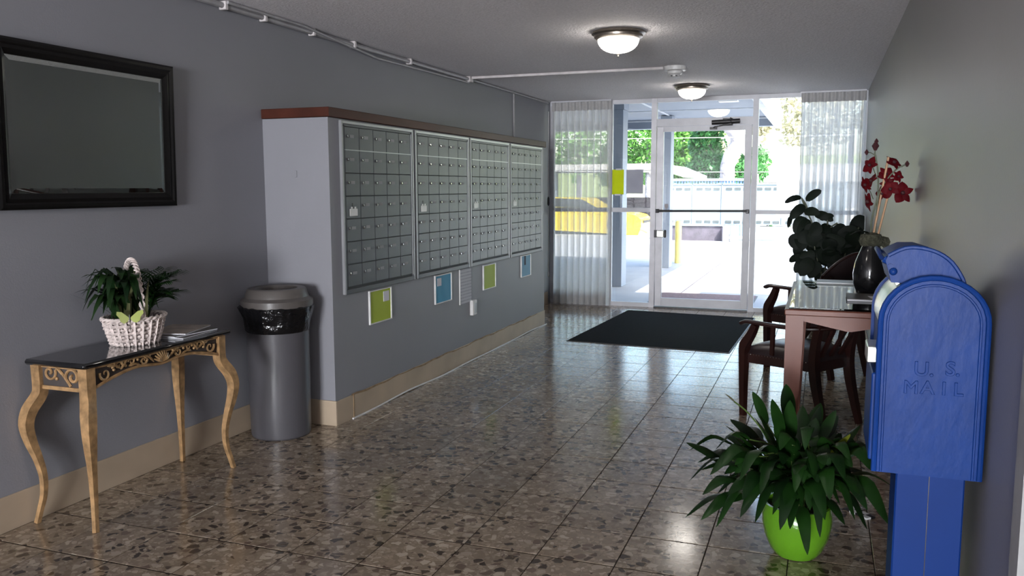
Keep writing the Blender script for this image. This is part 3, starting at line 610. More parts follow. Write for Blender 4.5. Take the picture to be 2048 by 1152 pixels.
# handle spans along table depth axis slightly turned
ha = math.radians(-28); hd = Vector((math.cos(ha), math.sin(ha), 0))
P = [Vector((BX, BY, BZ+.11))+hd*(.118*math.cos(t))*(1+.0)+Vector((0, 0, (.272)*math.sin(t)**.75)) for t in np.linspace(0, PI, 30)]
hm = MB().tube(P, (.004, .010), 8)
for q in range(2):
    W = []
    for k, t in enumerate(np.linspace(0, 1, 110)):
        i = t*28.9; k0 = int(i); p = P[k0].lerp(P[k0+1], i-k0); tg = (P[k0+1]-P[k0]).normalized(); n1 = tg.cross(Vector((-hd.y, hd.x, 0))).normalized(); n2 = Vector((-hd.y, hd.x, 0))
        W.append(p+n1*.007*math.cos(t*80+q*PI)+n2*.011*math.sin(t*80+q*PI))
    hm.tube(W, .0035, 5)
hm.build('handle', 'wicker', bk, True)
MB().lathe([(.05, .09), (.120, .095), (.115, .10), (.03, .104)], (0, 0, 0), 24)
sm = MB(); l_ = MB().lathe([(.100, .085), (.128, .1), (.10, .106), (.02, .11)], (0, 0, 0), 24); sm.add([(BX+SX*v[0], BY+SY*v[1], BZ+v[2]) for v in l_.v], l_.f); sm.build('soil', 'soil', bk, True)
# plants in the basket
def strap(mb, c, az, reach, height, droop, width, seg=8, shape=None):
    d_ = Vector((math.cos(az), math.sin(az), 0)); c = Vector(c)
    leaf(mb, [c, c+d_*reach*.25+Vector((0, 0, height*.65)), c+d_*reach*.62+Vector((0, 0, height)), c+d_*reach+Vector((0, 0, height-droop))], width, seg=seg, shape=shape)
pl = thing('dracaena_plant', 'dark strap-leaved plant growing out of the left side of the white basket', 'plant', (BX-.02, BY-.03, BZ+.1))
for k in range(46):
    az = random.uniform(PI*.85, PI*1.9) if k % 3 else random.uniform(0, 2*PI)
    rch = random.uniform(.09, .21); hh = random.uniform(.13, .25)
    dirx = math.cos(az)
    if dirx < 0: rch = min(rch, .17/max(.3, -dirx))
    m_ = MB(); strap(m_, (BX+random.uniform(-.03, .03), BY-.04+random.uniform(-.05, .04), BZ+.10), az, rch, hh, random.uniform(.0, .12), random.uniform(.034, .056), 8, lambda t: max(.05, min(1, t*4)*(1-t**3)))
    m_.build('leaf', 'dracaena', pl, 2, fix=False)
for k in range(14):
    a_ = random.uniform(0, 2*PI); cx, cy = BX+random.uniform(-.03, .06), BY-.04+random.uniform(-.06, .07)
    m_ = MB(); leaf(m_, [(cx, cy, BZ+.10), (cx+.01*math.cos(a_), cy+.01*math.sin(a_), BZ+.2), (cx+.03*math.cos(a_), cy+.04*math.sin(a_), BZ+random.uniform(.26, .35))], .022, side=(.3, .95, 0), seg=6, shape=lambda t: (1-t)**.7+.05)
    m_.build('spear_leaf', 'variegated', pl, 2, fix=False)
m_ = MB()
leaf(m_, [(BX, BY-.08, BZ+.11), (BX-.02, BY-.17, BZ+.19), (BX-.06, BY-.30, BZ+.262)], .006, seg=6); m_.build('spear_leaf', 'dracaena', pl, 2, fix=False)
pp = thing('parlor_palm', 'small feathery green palm at the right side of the white basket', 'plant', (BX+.0, BY+.08, BZ+.1))
for k in range(15):
    az = random.uniform(-.4, PI*.95); el = random.uniform(.11, .24); rch = random.uniform(.10, .20)
    c = Vector((BX+.0, BY+.08, BZ+.10)); d_ = Vector((math.cos(az)*.55, math.sin(az), 0))
    P = catmull([c, c+d_*rch*.4+Vector((0, 0, el*.7)), c+d_*rch+Vector((0, 0, el-.02))], 7)
    fr_ = MB().tube(P, .0014, 4)
    for i in range(4, len(P)):
        tg = (P[i]-P[i-1]).normalized(); sd = tg.cross(Vector((0, 0, 1))).normalized()
        for s in (-1, 1):
            l = .075*(1-.45*abs(i/len(P)-.5)); leaf(fr_, [P[i], P[i]+sd*s*l*.6+tg*l*.4, P[i]+sd*s*l*.85+tg*l*.75-Vector((0, 0, .018))], .011, seg=4)
    fr_.build('frond', 'palm', pp, 2, fix=False)
bf = thing('butterfly_pick', 'pale yellow green butterfly decoration on the front rim of the basket', 'decoration', (BX+.075, BY-.10, BZ+.13))
bc = Vector((BX+.085, BY-.112, BZ+.135)); rt = Vector((.60, .80, 0))
for s in (-1, 1):
    poly = [(0, .002), (.010, .012), (.030, .030), (.050, .034), (.052, .020), (.040, .004), (.036, -.012), (.022, -.022), (.008, -.016), (0, -.004)]
    m_ = MB(); vs = [bc+rt*s*(p[0]+.003)+Vector((0, 0, p[1]))+Vector((.8, -.6, 0))*p[0]*.25 for p in poly]; vs2 = [v+Vector((.0016, -.0012, 0)) for v in vs]; n = len(vs)
    m_.add(vs+vs2, [tuple(range(n)), tuple(range(2*n-1, n-1, -1))]+[(i, (i+1) % n, n+(i+1) % n, n+i) for i in range(n)]); m_.build('wing', 'wing', bf)
MB().tube([bc+Vector((0, 0, -.02)), bc, bc+Vector((0, 0, .016))], [.002, .004, .002], 8).build('body', 'dark', bf, True)
MB().tube([bc+Vector((0, 0, -.055)), bc+Vector((0, 0, -.015))], .0012, 5).build('wire', 'dark', bf)
# magazines
zz = TZ
for k, (x, y, rz, dx, dy, m_, lab) in enumerate([(-2.895, 3.235, .10, .105, .135, 'paper', 'bottom magazine of the stack beside the basket'), (-2.905, 3.24, -.08, .105, .135, 'paper', 'middle magazine of the stack beside the basket'), (-2.925, 3.25, .25, .100, .13, 'cover', 'top magazine of the stack beside the basket, brownish cover')]):
    if m_ == 'cover': M['cover'] = mat('magazine_cover', (.30, .25, .21), .3, var=(16, .5))
    h_ = .007; t = thing('magazine', lab, 'magazine', (x, y, zz), 'magazines on the console table'); cr_, sr_ = math.cos(rz), math.sin(rz)
    MB().obox((x, y, zz+h_/2), (dx*cr_, dx*sr_, 0), (-dy*sr_, dy*cr_, 0), (0, 0, h_/2-.0012)).build('pages', 'paper', t)
    MB().obox((x, y, zz+h_-.0006), (dx*cr_*1.01, dx*sr_*1.01, 0), (-dy*sr_*1.01, dy*cr_*1.01, 0), (0, 0, .0006)).build('cover', M.get('cover') or 'lid', t)
    zz += h_

# ---------------------------------------------------------------- TRASH CAN
cx, cy = -2.893, 4.000
tc_ = thing('trash_can', 'tall grey cylindrical trash can with black bag by the mailbox wall', 'trash can', (cx, cy, 0))
MB().lathe([(.158, 0), (.166, .008), (.168, .03), (.172, .35), (.174, .72), (.176, .728)], (cx, cy, 0), 48).build('body', 'can', tc_, True)
def wb(th, z): return 1+(.014*math.sin(9*th+z*30)+.010*math.sin(23*th+2))*(1 if z > .62 else .15)+(.05*max(0, math.cos(th+2.4))**6 if z > .69 else 0)
MB().lathe([(.1745, .606), (.178, .612), (.182, .65), (.190, .69), (.200, .73), (.205, .745), (.190, .758), (.17, .76)], (cx, cy, 0), 96, wb).build('bag', 'bag', tc_, True)
MB().lathe([(.194, .744), (.200, .748), (.201, .784), (.192, .790), (.176, .800), (.166, .838), (.158, .848), (.140, .852), (.118, .848), (.105, .82), (.10, .76)], (cx, cy, 0), 48).build('lid', 'lid', tc_, True)

# ---------------------------------------------------------------- FLOOR MAT
fm_ = thing('floor_mat', 'large black entrance mat on the tiles before the glass door', 'mat', (-1.39, 8.37, 0))
q = [Vector((-2.178, 7.378, 0)), Vector((-.700, 7.272, 0)), Vector((-.640, 9.345, 0)), Vector((-2.066, 9.482, 0))]; cc = sum(q, Vector())/4
def ring(s, z): return [cc+(p-cc)*s+Vector((0, 0, z)) for p in q]
MB().add(ring(1, 0)+ring(1, .004)+ring(.985, .006), [(0, 3, 2, 1), (0, 1, 5, 4), (1, 2, 6, 5), (2, 3, 7, 6), (3, 0, 4, 7), (4, 5, 9, 8), (5, 6, 10, 9), (6, 7, 11, 10), (7, 4, 8, 11), (8, 9, 10, 11)]).build('rubber_edge', 'matr', fm_)
MB().add(ring(.984, .006)+ring(.982, .009), [(0, 1, 5, 4), (1, 2, 6, 5), (2, 3, 7, 6), (3, 0, 4, 7), (4, 5, 6, 7)]).build('pile', 'mat', fm_)

# ---------------------------------------------------------------- SIDE DESK
dx0, dx1, dy0, dy1, dz = -.135, .392, 3.825, 5.00, .886
dk = thing('console_desk', 'cherry wood side table with glass top along the right wall', 'table', (.13, 4.4, 0))
B((dx0-.006, dy0-.006, dz-.034), (dx1, dy1, dz-.008), .004).build('tabletop', 'wood', dk)
B((dx0+.012, dy0+.02, dz-.0075), (dx1-.004, dy1-.01, dz), .001).build('glass_top', 'tglass', dk)
lw = .074
for (lx, ly, sx, sy) in ((dx0, dy0+.004, 1, 1), (dx1-.008, dy0+.004, -1, 1), (dx0, dy1-.008, 1, -1), (dx1-.008, dy1-.008, -1, -1)):
    m_ = MB(); t, b_ = lw, lw*.62
    x0, x1 = lx, lx+sx*t; y0_, y1_ = ly, ly+sy*t
    vs = [(lx, ly, 0), (lx+sx*b_, ly, 0), (lx+sx*b_, ly+sy*b_, 0), (lx, ly+sy*b_, 0), (lx, ly, .76), (x1, ly, .74), (x1, y1_, .74), (lx, y1_, .74), (lx, ly, dz-.034), (x1, ly, dz-.034), (x1, y1_, dz-.034), (lx, y1_, dz-.034)]
    m_.add(vs, [(0, 3, 2, 1), (8, 9, 10, 11)]+[(i, (i+1) % 4, 4+(i+1) % 4, 4+i) for i in range(4)]+[(4+i, 4+(i+1) % 4, 8+(i+1) % 4, 8+i) for i in range(4)]); m_.build('leg', 'wood', dk)
def apron_x(y_):
    a_, b_ = dx0+lw, dx1-.008-lw; mm = (a_+b_)/2
    return MB().prism([(a_, dz-.036), (b_, dz-.036), (b_, dz-.060), (mm+.01, .790), (mm-.01, .790), (a_, dz-.060)], 1, y_, y_+.018).build('apron', 'wood', dk)
apron_x(dy0+.010); apron_x(dy1-.035)
for x_ in (dx0+.008, dx1-.035):
    a_, b_ = dy0+.004+lw, dy1-.008-lw; mm = (a_+b_)/2
    MB().prism([(a_, dz-.036), (b_, dz-.036), (b_, dz-.060), (mm, .805), (a_, dz-.060)], 0, x_, x_+.018).build('apron', 'wood', dk)
# tray and booklet
tr_ = thing('booklet', 'flat grey booklet lying on the glass table top beside the vase', 'booklet', (.24, 4.2, dz))
MB().obox((.245, 4.235, dz+.005), (.125, 0, 0), (0, .115, 0), (0, 0, .004)).build('pages', 'paper', tr_); MB().obox((.245, 4.235, dz+.010), (.127, 0, 0), (0, .117, 0), (0, 0, .001)).build('cover', 'lid', tr_); MB().obox((.262, 4.22, dz+.0115), (.045, .01, 0), (-.006, .04, 0), (0, 0, .0005)).build('card', 'paper', tr_)
tr_ = thing('magazine', 'grey magazine lying flat at the far end of the glass table top', 'magazine', (.13, 4.93, dz))
MB().obox((.135, 4.88, dz+.0045), (.15, 0, 0), (0, .085, 0), (0, 0, .0037)).build('pages', 'label', tr_); MB().obox((.135, 4.88, dz+.009), (.151, 0, 0), (0, .086, 0), (0, 0, .0008)).build('cover', 'greyf', tr_)
# orchid in vase
vx, vy = .226, 4.44
vs_ = thing('vase', 'tall black glazed vase on the side table beside the mail collection box', 'vase', (vx, vy, dz))
MB().lathe([(.052, 0), (.060, .006), (.074, .05), (.078, .10), (.070, .155), (.052, .205), (.040, .235), (.042, .25), (.034, .25), (.032, .23)], (vx, vy, dz), 40).build('body', 'vase', vs_, True)
oc = thing('orchid', 'artificial dark red orchid with bamboo stakes standing in the black vase', 'flower', (vx, vy, dz+.24))
mo = MB().lathe([(.02, .225), (.050, .238), (.056, .262), (.044, .290), (.012, .30)], (vx, vy, dz), 18, lambda th, z: 1+.12*math.sin(5*th+z*60)); mo.build('moss', 'moss', oc, True)
lf = MB(); leaf(lf, [(vx, vy, dz+.28), (vx-.05, vy-.02, dz+.305), (vx-.10, vy-.03, dz+.285)], .05, seg=6); lf.build('leaf', 'rubber', oc, 2, fix=False)
lf = MB(); leaf(lf, [(vx, vy, dz+.27), (vx+.05, vy-.03, dz+.27), (vx+.06, vy-.05, dz+.22)], .07, seg=6); lf.build('leaf', 'moss', oc, 2, fix=False)
sc_ = vy/4.1
def oy(x, z, y=vy):   # keep the stem positions on the table at the vase
    return Vector((x*sc_, y, 1.4055+(z-1.4055)*sc_))
MB().tube([oy(.205, 1.115), oy(.262, 1.535)], .0055, 6).build('bamboo_stake', 'stake', oc, True)
MB().tube([oy(.220, 1.115), oy(.272, 1.39)], .005, 6).build('bamboo_stake', 'stake', oc, True)
stems = [[(.21, 1.115), (.205, 1.25), (.225, 1.36), (.222, 1.47), (.205, 1.555)], [(.225, 1.115), (.225, 1.28), (.232, 1.38), (.262, 1.44), (.30, 1.485), (.335, 1.502)]]
for s in stems: MB().tube(catmull([oy(*p) for p in s], 5), .0035, 6).build('stem', 'stem', oc, True)
def flower(x, z, r, ax, tilt=0):
    c = oy(x, z, vy+random.uniform(-.02, .02)); n_ = Vector(ax).normalized(); u_ = n_.cross(Vector((0, 0, 1))).normalized(); v_ = u_.cross(n_)
    m_ = MB()
    for k in range(5):
        a_ = tilt+k*2*PI/5+.3; d_ = u_*math.sin(a_)+v_*math.cos(a_); wd = r*(1.05 if k in (1, 4) else .62)
        sd = n_.cross(d_); leaf(m_, [c, c+d_*r*.55+n_*r*.15, c+d_*r*1.05+n_*r*.02], wd, side=sd, seg=6, fold=.2)
    f_ = m_.build('flower', 'orchid', oc, 2, fix=False)
    MB().sphere(tuple(c+n_*r*.12), r*.2, 8, 6).build('flower_lip', 'bud', f_, True)
for a_ in ((.275, 1.395, .042, (-.2, -1, .1), .2), (.325, 1.378, .052, (.3, -1, .1), 1), (.245, 1.375, .036, (-.6, -.8, 0), 0), (.19, 1.34, .048, (-1, -.35, -.2), .4), (.198, 1.43, .040, (-.9, -.4, .5), 1), (.175, 1.415, .042, (-.9, -.5, -.3), .1), (.19, 1.50, .044, (-.7, -.7, .3), .7), (.255, 1.46, .04, (.2, -1, .4), .3), (.285, 1.51, .045, (.5, -.5, .7), 0), (.265, 1.42, .036, (.1, -1, 0), 1.3), (.305, 1.45, .030, (.6, -.8, .2), .5)): flower(*a_)
for x, z, sr in ((.207, 1.585, .017), (.210, 1.605, .010), (.172, 1.558, .010), (.338, 1.505, .011)):
    c = oy(x, z); MB().tube([c-Vector((0, 0, sr*1.3)), c, c+Vector((0, 0, sr*1.3))], [sr*.35, sr, sr*.2], 8).build('bud', 'bud', oc, True)
for s in (((.212, 1.54), (.19, 1.555), (.172, 1.558)), ((.208, 1.35), (.196, 1.38), (.18, 1.41)), ((.21, 1.33), (.195, 1.34)), ((.22, 1.44), (.20, 1.49)), ((.205, 1.545), (.207, 1.575))):
    MB().tube([oy(*p) for p in s], .002, 5).build('stem', 'stem', oc)

# ---------------------------------------------------------------- CAPTAIN CHAIRS
def make_chair(label):
    r = thing('armchair', label, 'chair', (0, 0, 0), 'leather armchairs along the right wall')
    for s in (-1, 1):
        MB().tube([(s*.262, .225, 0), (s*.266, .226, .20), (s*.27, .225, .42)], [(.017, .017), (.020, .020), (.024, .024)], sq=True, ref=(0, 1, 0)).build('leg', 'woodd', r)
        P = catmull([(s*.168, -.315, 0), (s*.166, -.275, .14), (s*.165, -.235, .30), (s*.168, -.225, .44), (s*.180, -.25, .58), (s*.190, -.30, .72)], 4)
        MB().tube(P, lerp_list([.016, .020, .024, .024, .020, .015], len(P)), sq=True, ref=(0, 1, 0)).build('leg', 'woodd', r, True)
        P = catmull([(s*.27, .225, .40), (s*.272, .215, .46), (s*.278, .165, .53), (s*.285, .125, .60)], 4)
        MB().tube(P, lerp_list([.024, .026, .022, .018], len(P)), sq=True, ref=(0, 1, 0)).build('arm_support', 'woodd', r, True)
        for yy in (.02, -.10):
            MB().tube([(s*.248+s*yy*.2, yy, .42), (s*.268+s*yy*.2, yy-.02, .605)], (.013, .008), sq=True, ref=(0, 1, 0)).build('slat', 'woodd', r)
    # continuous arm rail
    half = [(.285, .235, .598), (.288, .19, .612), (.290, .08, .613), (.272, -.08, .612), (.225, -.21, .615), (.13, -.295, .62), (0, -.325, .622)]
    P = catmull(half+[(-x, y, z) for x, y, z in half[::-1][1:]], 4)
    MB().tube(P, (.014, .026), 10, ref=(0, 0, 1)).build('arm_rail', 'woodd', r, True)
    for xx in (-.09, 0, .09): MB().tube([(xx, -.215, .43), (xx*1.15, -.318+abs(xx)*.12, .612)], (.008, .015), sq=True, ref=(0, 1, 0)).build('slat', 'woodd', r)
    # padded curved back
    def bk_(off):
        def fn(u, v):
            a_ = (u-.5)*2; x = a_*.235; top = .875-.155*abs(a_)**2.4; bot = .63
            z = bot+(top-bot)*v; y = -.325+.105*a_*a_-.045*v
            bulge = .020*(1-abs(a_)**3)*math.sin(PI*min(max(v, .02), .98))**.5
            return (x, y+off*(.012+bulge), z)
        return fn
    m_ = MB(); m_.grid(bk_(1), 16, 8); m_.build('backrest_pad', 'leather', r, 2, fix=False)
    m_ = MB(); m_.grid(bk_(-.9), 16, 8); m_.build('backrest_shell', 'leather', r, 2, fix=False)
    P = [bk_(0)(u, 1) for u in np.linspace(0, 1, 21)]; MB().tube([(x, y, z+.002) for x, y, z in P], (.012, .015), 8, ref=(0, 0, 1)).tube([bk_(0)(0, v) for v in (0, .5, 1)], .013, 8).tube([bk_(0)(1, v) for v in (0, .5, 1)], .013, 8).build('back_frame', 'woodd', r, True)
    # seat frame and cushion
    def tz(y): return .175+(.262-.175)*((y+.225)/.45)
    fr_ = MB()
    fr_.prism([(-.262, .222), (.262, .222), (.17, -.228), (-.17, -.228)], 2, .345, .405); fr_.build('seat_frame', 'woodd', r)
    def cu(u, v):
        a_, b_ = (u-.5)*2, (v-.5)*2; y = b_*.232+.004; x = a_*(tz(y)+.004)
        e = (1-abs(a_)**4)*(1-abs(b_)**4); return (x, y, .405+.030*min(1, e*8)+.048*e**.7)
    c_ = MB().grid(cu, 16, 16); c_.build('seat_cushion', 'leather', r, 2, fix=False)
    nl = MB()
    for s in (-1, 1):
        for k in range(22):
            y = -.2+.4*k/21; x = s*(tz(y)+.003); nl.sphere((x, y, .40), .0035, 5, 3)
    for k in range(24): nl.sphere((-.24+.48*k/23, .225, .40), .0035, 5, 3)
    nl.build('nailheads', 'chrome', r, kind='stuff')
    return r
A = make_chair('near mahogany armchair with dark leather seat tucked behind the glass topped table')
def put(ch, L, Fd, sc):
    Fd = Vector((Fd[0], Fd[1], 0)).normalized(); rot = math.atan2(Fd.y, Fd.x)-PI/2
    ch.rotation_euler = (0, 0, rot); ch.scale = (sc,)*3
    lf_ = Vector((-.262*sc, .226*sc, 0)); lf_.rotate(Matrix.Rotation(rot, 3, 'Z')); ch.location = (L[0]-lf_.x, L[1]-lf_.y, 0)
Bc = dup(A, 'far mahogany armchair with curved leather back, between the near chair and the tall plant')
put(A, (-.42, 5.30), (-.80, .60), .97)
put(Bc, (-.37, 6.82), (-.70, .71), 1.06)

# ---------------------------------------------------------------- RUBBER PLANT
px, py = .02, 9.02
rp = thing('rubber_plant', 'tall dark rubber plant with large oval leaves in the far right corner', 'plant', (px, py, 0))
po = MB().lathe([(.10, 0), (.105, .01), (.135, .24), (.145, .25), (.145, .28), (.128, .28), (.12, .25), (.03, .25)], (px, py, 0), 28).build('pot', 'dark', rp, True)
def rpos(u, v, y):
    s = (u-1024)/F; t = (v-576)/F
    d = _f+_r2*s-_u2*t; k = y/d.y; return Vector((0, 0, H0))+d*k
leaves = [((1612, 402), (1643, 381), 16), ((1603, 395), (1569, 406), 12), ((1610, 412), (1580, 438), 20), ((1583, 432), (1576, 456), 9), ((1608, 425), (1640, 428), 17), ((1628, 428), (1667, 442), 17), ((1612, 435), (1592, 470), 30),
 ((1625, 445), (1598, 472), 30), ((1640, 440), (1668, 432), 12), ((1632, 448), (1622, 482), 34), ((1655, 452), (1648, 485), 34), ((1600, 470), (1606, 500), 26), ((1665, 455), (1688, 480), 34), ((1690, 452), (1702, 490), 38), ((1706, 475), (1680, 492), 30),
 ((1706, 468), (1729, 432), 30), ((1712, 480), (1726, 512), 32), ((1676, 470), (1665, 500), 36), ((1640, 480), (1618, 505), 34), ((1690, 495), (1712, 520), 34), ((1660, 498), (1650, 528), 36), ((1620, 505), (1608, 532), 32), ((1640, 505), (1668, 530), 36),
 ((1605, 515), (1578, 523), 15), ((1608, 520), (1590, 546), 18), ((1625, 520), (1600, 552), 26), ((1640, 525), (1618, 556), 24), ((1680, 510), (1700, 545), 34), ((1660, 515), (1690, 550), 36), ((1600, 490), (1592, 512), 20), ((1650, 535), (1640, 575), 30), ((1690, 530), (1672, 570), 34), ((1615, 470), (1640, 490), 30), ((1660, 470), (1640, 462), 26), ((1715, 500), (1700, 530), 30),
 ((1630, 465), (1600, 480), 30), ((1650, 500), (1625, 520), 34), ((1680, 490), (1700, 512), 34), ((1620, 455), (1640, 470), 28)]
for k in range(24):
    th = random.uniform(0, 2*PI); rr = random.random()**.6; cu, cv = 1655+rr*58*math.cos(th), 500+rr*44*math.sin(th); d2 = random.uniform(0, 2*PI)
    leaves.append(((cu, cv), (min(1727, cu+30*math.cos(d2)), cv+26*math.sin(d2)), random.uniform(26, 36)))
for k, (a_, b_, wd) in enumerate(leaves):
    y = 8.95+random.uniform(-.22, .25)
    pa, pb = rpos(*a_, y), rpos(*b_, y+random.uniform(-.08, .08))
    for p in (pa, pb): p.x = min(p.x, XR-.012)
    mid = (pa+pb)/2+Vector((0, -.01, .018)); dirn = (pb-pa).normalized()
    sd = dirn.cross(Vector((.2*random.uniform(-1, 1), -1, .25*random.uniform(-1, 1)))).normalized()
    m_ = MB(); leaf(m_, [pa, mid, pb], wd/F*9.0, side=sd, fold=.18, seg=8, shape=lambda t: max(.04, math.sin(PI*t**.9)**.62))
    m_.v = [(min(v[0], XR-.008), v[1], v[2]) for v in m_.v]
    m_.build('leaf', 'rubber', rp, 2, fix=False)
for s in ([(1650, 620), (1645, 560), (1630, 500), (1625, 450), (1612, 420), (1604, 398)], [(1655, 620), (1665, 560), (1690, 510), (1708, 470), (1718, 455)], [(1650, 600), (1652, 520), (1655, 450), (1655, 440)], [(1690, 505), (1715, 478), (1727, 472)], [(1640, 470), (1665, 452), (1675, 446)], [(1615, 425), (1612, 410), (1603, 396)]):
    P = [rpos(u, v, 9.0) for u, v in s]
    if s[0][1] > 590: P = [Vector((px, py, .24))]+P[1:]
    P = [Vector((min(p.x, XR-.02), p.y, p.z)) for p in P]
    MB().tube(catmull(P, 4), .008, 6).build('branch', 'stem', rp, True)

# ---------------------------------------------------------------- PEACE LILY
gx, gy = -.05, 3.30
pot = thing('green_pot', 'glossy lime green round pot on the floor in the foreground', 'pot', (gx, gy, 0))
MB().lathe([(.060, 0), (.078, .004), (.098, .03), (.118, .08), (.128, .13), (.128, .165), (.122, .195), (.124, .205), (.114, .205), (.112, .19), (.11, .17)], (gx, gy, 0), 56).build('body', 'green', pot, True)
MB().lathe([(.02, .165), (.111, .172), (.10, .180), (.02, .184)], (gx, gy, 0), 30).build('soil', 'soil', pot, True)
lily = thing('peace_lily', 'bushy dark green peace lily in the lime green pot', 'plant', (gx, gy, .18))
def lilyleaf(tip, base_off, wd, m='lily', arch=.16, L=.17):
    c = Vector((gx+base_off[0], gy+base_off[1], .175)); tip = Vector(tip)
    tip.x = min(tip.x, XR-.03)
    h = (tip-c); k = 1-min(.62, L/max(h.length, .2))
    bl = c+h*k*.95+Vector((0, 0, arch*.75)); 
    pe = catmull([c, c+h*k*.35+Vector((0, 0, arch*.75+max(0, h.z)*.15)), bl], 4)
    MBp = MB().tube(pe, .0028, 5)
    mid = bl.lerp(tip, .5)+Vector((0, 0, arch*.30))
    sd = Vector((-h.y, h.x, 0)); sd = sd.normalized()+Vector((0, 0, random.uniform(-.8, .8)))
    # never cross the pot wall
    m_ = MB(); leaf(m_, [bl, mid, tip], wd, side=sd, fold=.22, seg=9, shape=lambda t: max(.03, math.sin(PI*t**.75)**.8)*(1-.15*t))
    def fixp(v):
        x, y, z = v; dx_, dy_ = x-gx, y-gy; rr = math.hypot(dx_, dy_)
        if z < .215 and rr < .145 and z > 0: q_ = .145/max(rr, .02); x, y = gx+dx_*q_, gy+dy_*q_
        return (min(x, XR-.01), y, max(z, .006))
    m_.v = [fixp(v) for v in m_.v]
    lf_ = m_.build('leaf', m, lily, 2, fix=False); MBp.build('petiole', 'petiole', lf_, fix=False)
def lp(u, v, y): p = rpos(u, v, y); return p
tips = [((1372, 885), 3.15), ((1378, 962), 3.10), ((1370, 1035), 3.05), ((1402, 1040), 3.0), ((1432, 1055), 2.98), ((1380, 900), 3.3), ((1395, 925), 3.35), ((1460, 838), 3.5), ((1505, 783), 3.45), ((1572, 768), 3.35), ((1580, 800), 3.2), ((1470, 875), 3.2), ((1520, 830), 3.4),
 ((1525, 855), 3.2), ((1640, 812), 3.5), ((1672, 820), 3.4), ((1700, 872), 3.2), ((1752, 880), 3.45), ((1745, 905), 3.2), ((1790, 975), 3.2), ((1778, 1050), 3.05), ((1735, 1060), 2.95), ((1710, 1040), 2.95), ((1690, 1050), 3.0), ((1615, 1110), 2.98), ((1640, 1075), 3.0), ((1560, 1060), 3.0), ((1580, 1058), 3.0),
 ((1510, 1045), 3.0), ((1480, 1035), 3.0), ((1455, 990), 3.0), ((1420, 950), 3.05), ((1430, 900), 3.1), ((1450, 850), 3.3), ((1605, 1005), 2.95), ((1540, 960), 2.95), ((1480, 960), 2.95), ((1660, 1000), 2.95), ((1690, 960), 2.95), ((1720, 990), 2.95), ((1610, 900), 3.0), ((1650, 930), 2.95), ((1560, 900), 3.0), ((1500, 920), 3.0),
 ((1620, 850), 3.25), ((1580, 870), 3.1), ((1545, 1010), 2.95), ((1765, 1000), 3.1), ((1755, 940), 3.1), ((1440, 935), 3.0), ((1405, 990), 3.0), ((1670, 890), 3.1), ((1700, 920), 3.05), ((1630, 960), 2.92), ((1590, 950), 2.92), ((1520, 990), 2.95), ((1675, 860), 3.4), ((1645, 880), 3.5), ((1600, 880), 3.5), ((1550, 880), 3.5), ((1720, 850), 3.6), ((1680, 905), 3.6), ((1500, 870), 3.6), ((1735, 1020), 3.0), ((1650, 1040), 2.97), ((1485, 1000), 2.97), ((1500, 900), 3.3), ((1530, 930), 3.15), ((1615, 930), 3.1), ((1655, 960), 3.05), ((1700, 985), 3.1), ((1565, 930), 3.05), ((1590, 985), 2.97), ((1640, 905), 3.15), ((1465, 905), 3.2), ((1740, 950), 3.25), ((1720, 905), 3.35), ((1470, 930), 3.1), ((1570, 1010), 2.98), ((1680, 1010), 3.0)]
for k in range(70):
    a_ = random.uniform(0, 2*PI); rr = random.uniform(.25, .95)
    u_ = 1590+rr*math.cos(a_)*(200 if math.cos(a_) < 0 else 170); v_ = 935+rr*math.sin(a_)*(105 if math.sin(a_) > 0 else 150)
    tips.append(((u_, v_), 3.05+.7*random.random()*(1 if v_ < 930 else .15)))
for k, ((u, v), y) in enumerate(tips):
    t_ = lp(u, v, y); up = v < 890
    lilyleaf(t_, (random.uniform(-.04, .04), random.uniform(-.04, .04)), random.uniform(.048, .068), arch=random.uniform(.02, .06) if up else random.uniform(.10, .20), L=random.uniform(.15, .20))
lilyleaf(lp(1700, 868, 3.15), (.02, 0), .06, 'lilyy', arch=.05)
fl = MB().tube(catmull([(gx-.02, gy, .18), lp(1540, 890, 3.25), lp(1500, 830, 3.25), lp(1468, 803, 3.25)], 4), .003, 5).build('flower_stalk', 'petiole', lily, True)
m_ = MB(); leaf(m_, [lp(1470, 806, 3.25), lp(1460, 797, 3.25), lp(1449, 787, 3.25)], .028, seg=6); m_.build('spathe', 'spathe', fl, 2, fix=False)
# cloth scrap on floor behind plant
sc2 = thing('floor_register', 'small black and white checked strip lying on the floor behind the peace lily', 'cloth', (.19, 3.75, 0))
for k in range(4):
    for j in range(2):
        u0 = Vector((.155, 3.84, .004))+Vector((.022, -.024, 0))*k+Vector((.018, .016, 0))*j
        MB().obox(u0, (.011, -.012, 0), (.009, .008, 0), (0, 0, .004)).build('check', 'white' if (k+j) % 2 else 'dark', sc2)

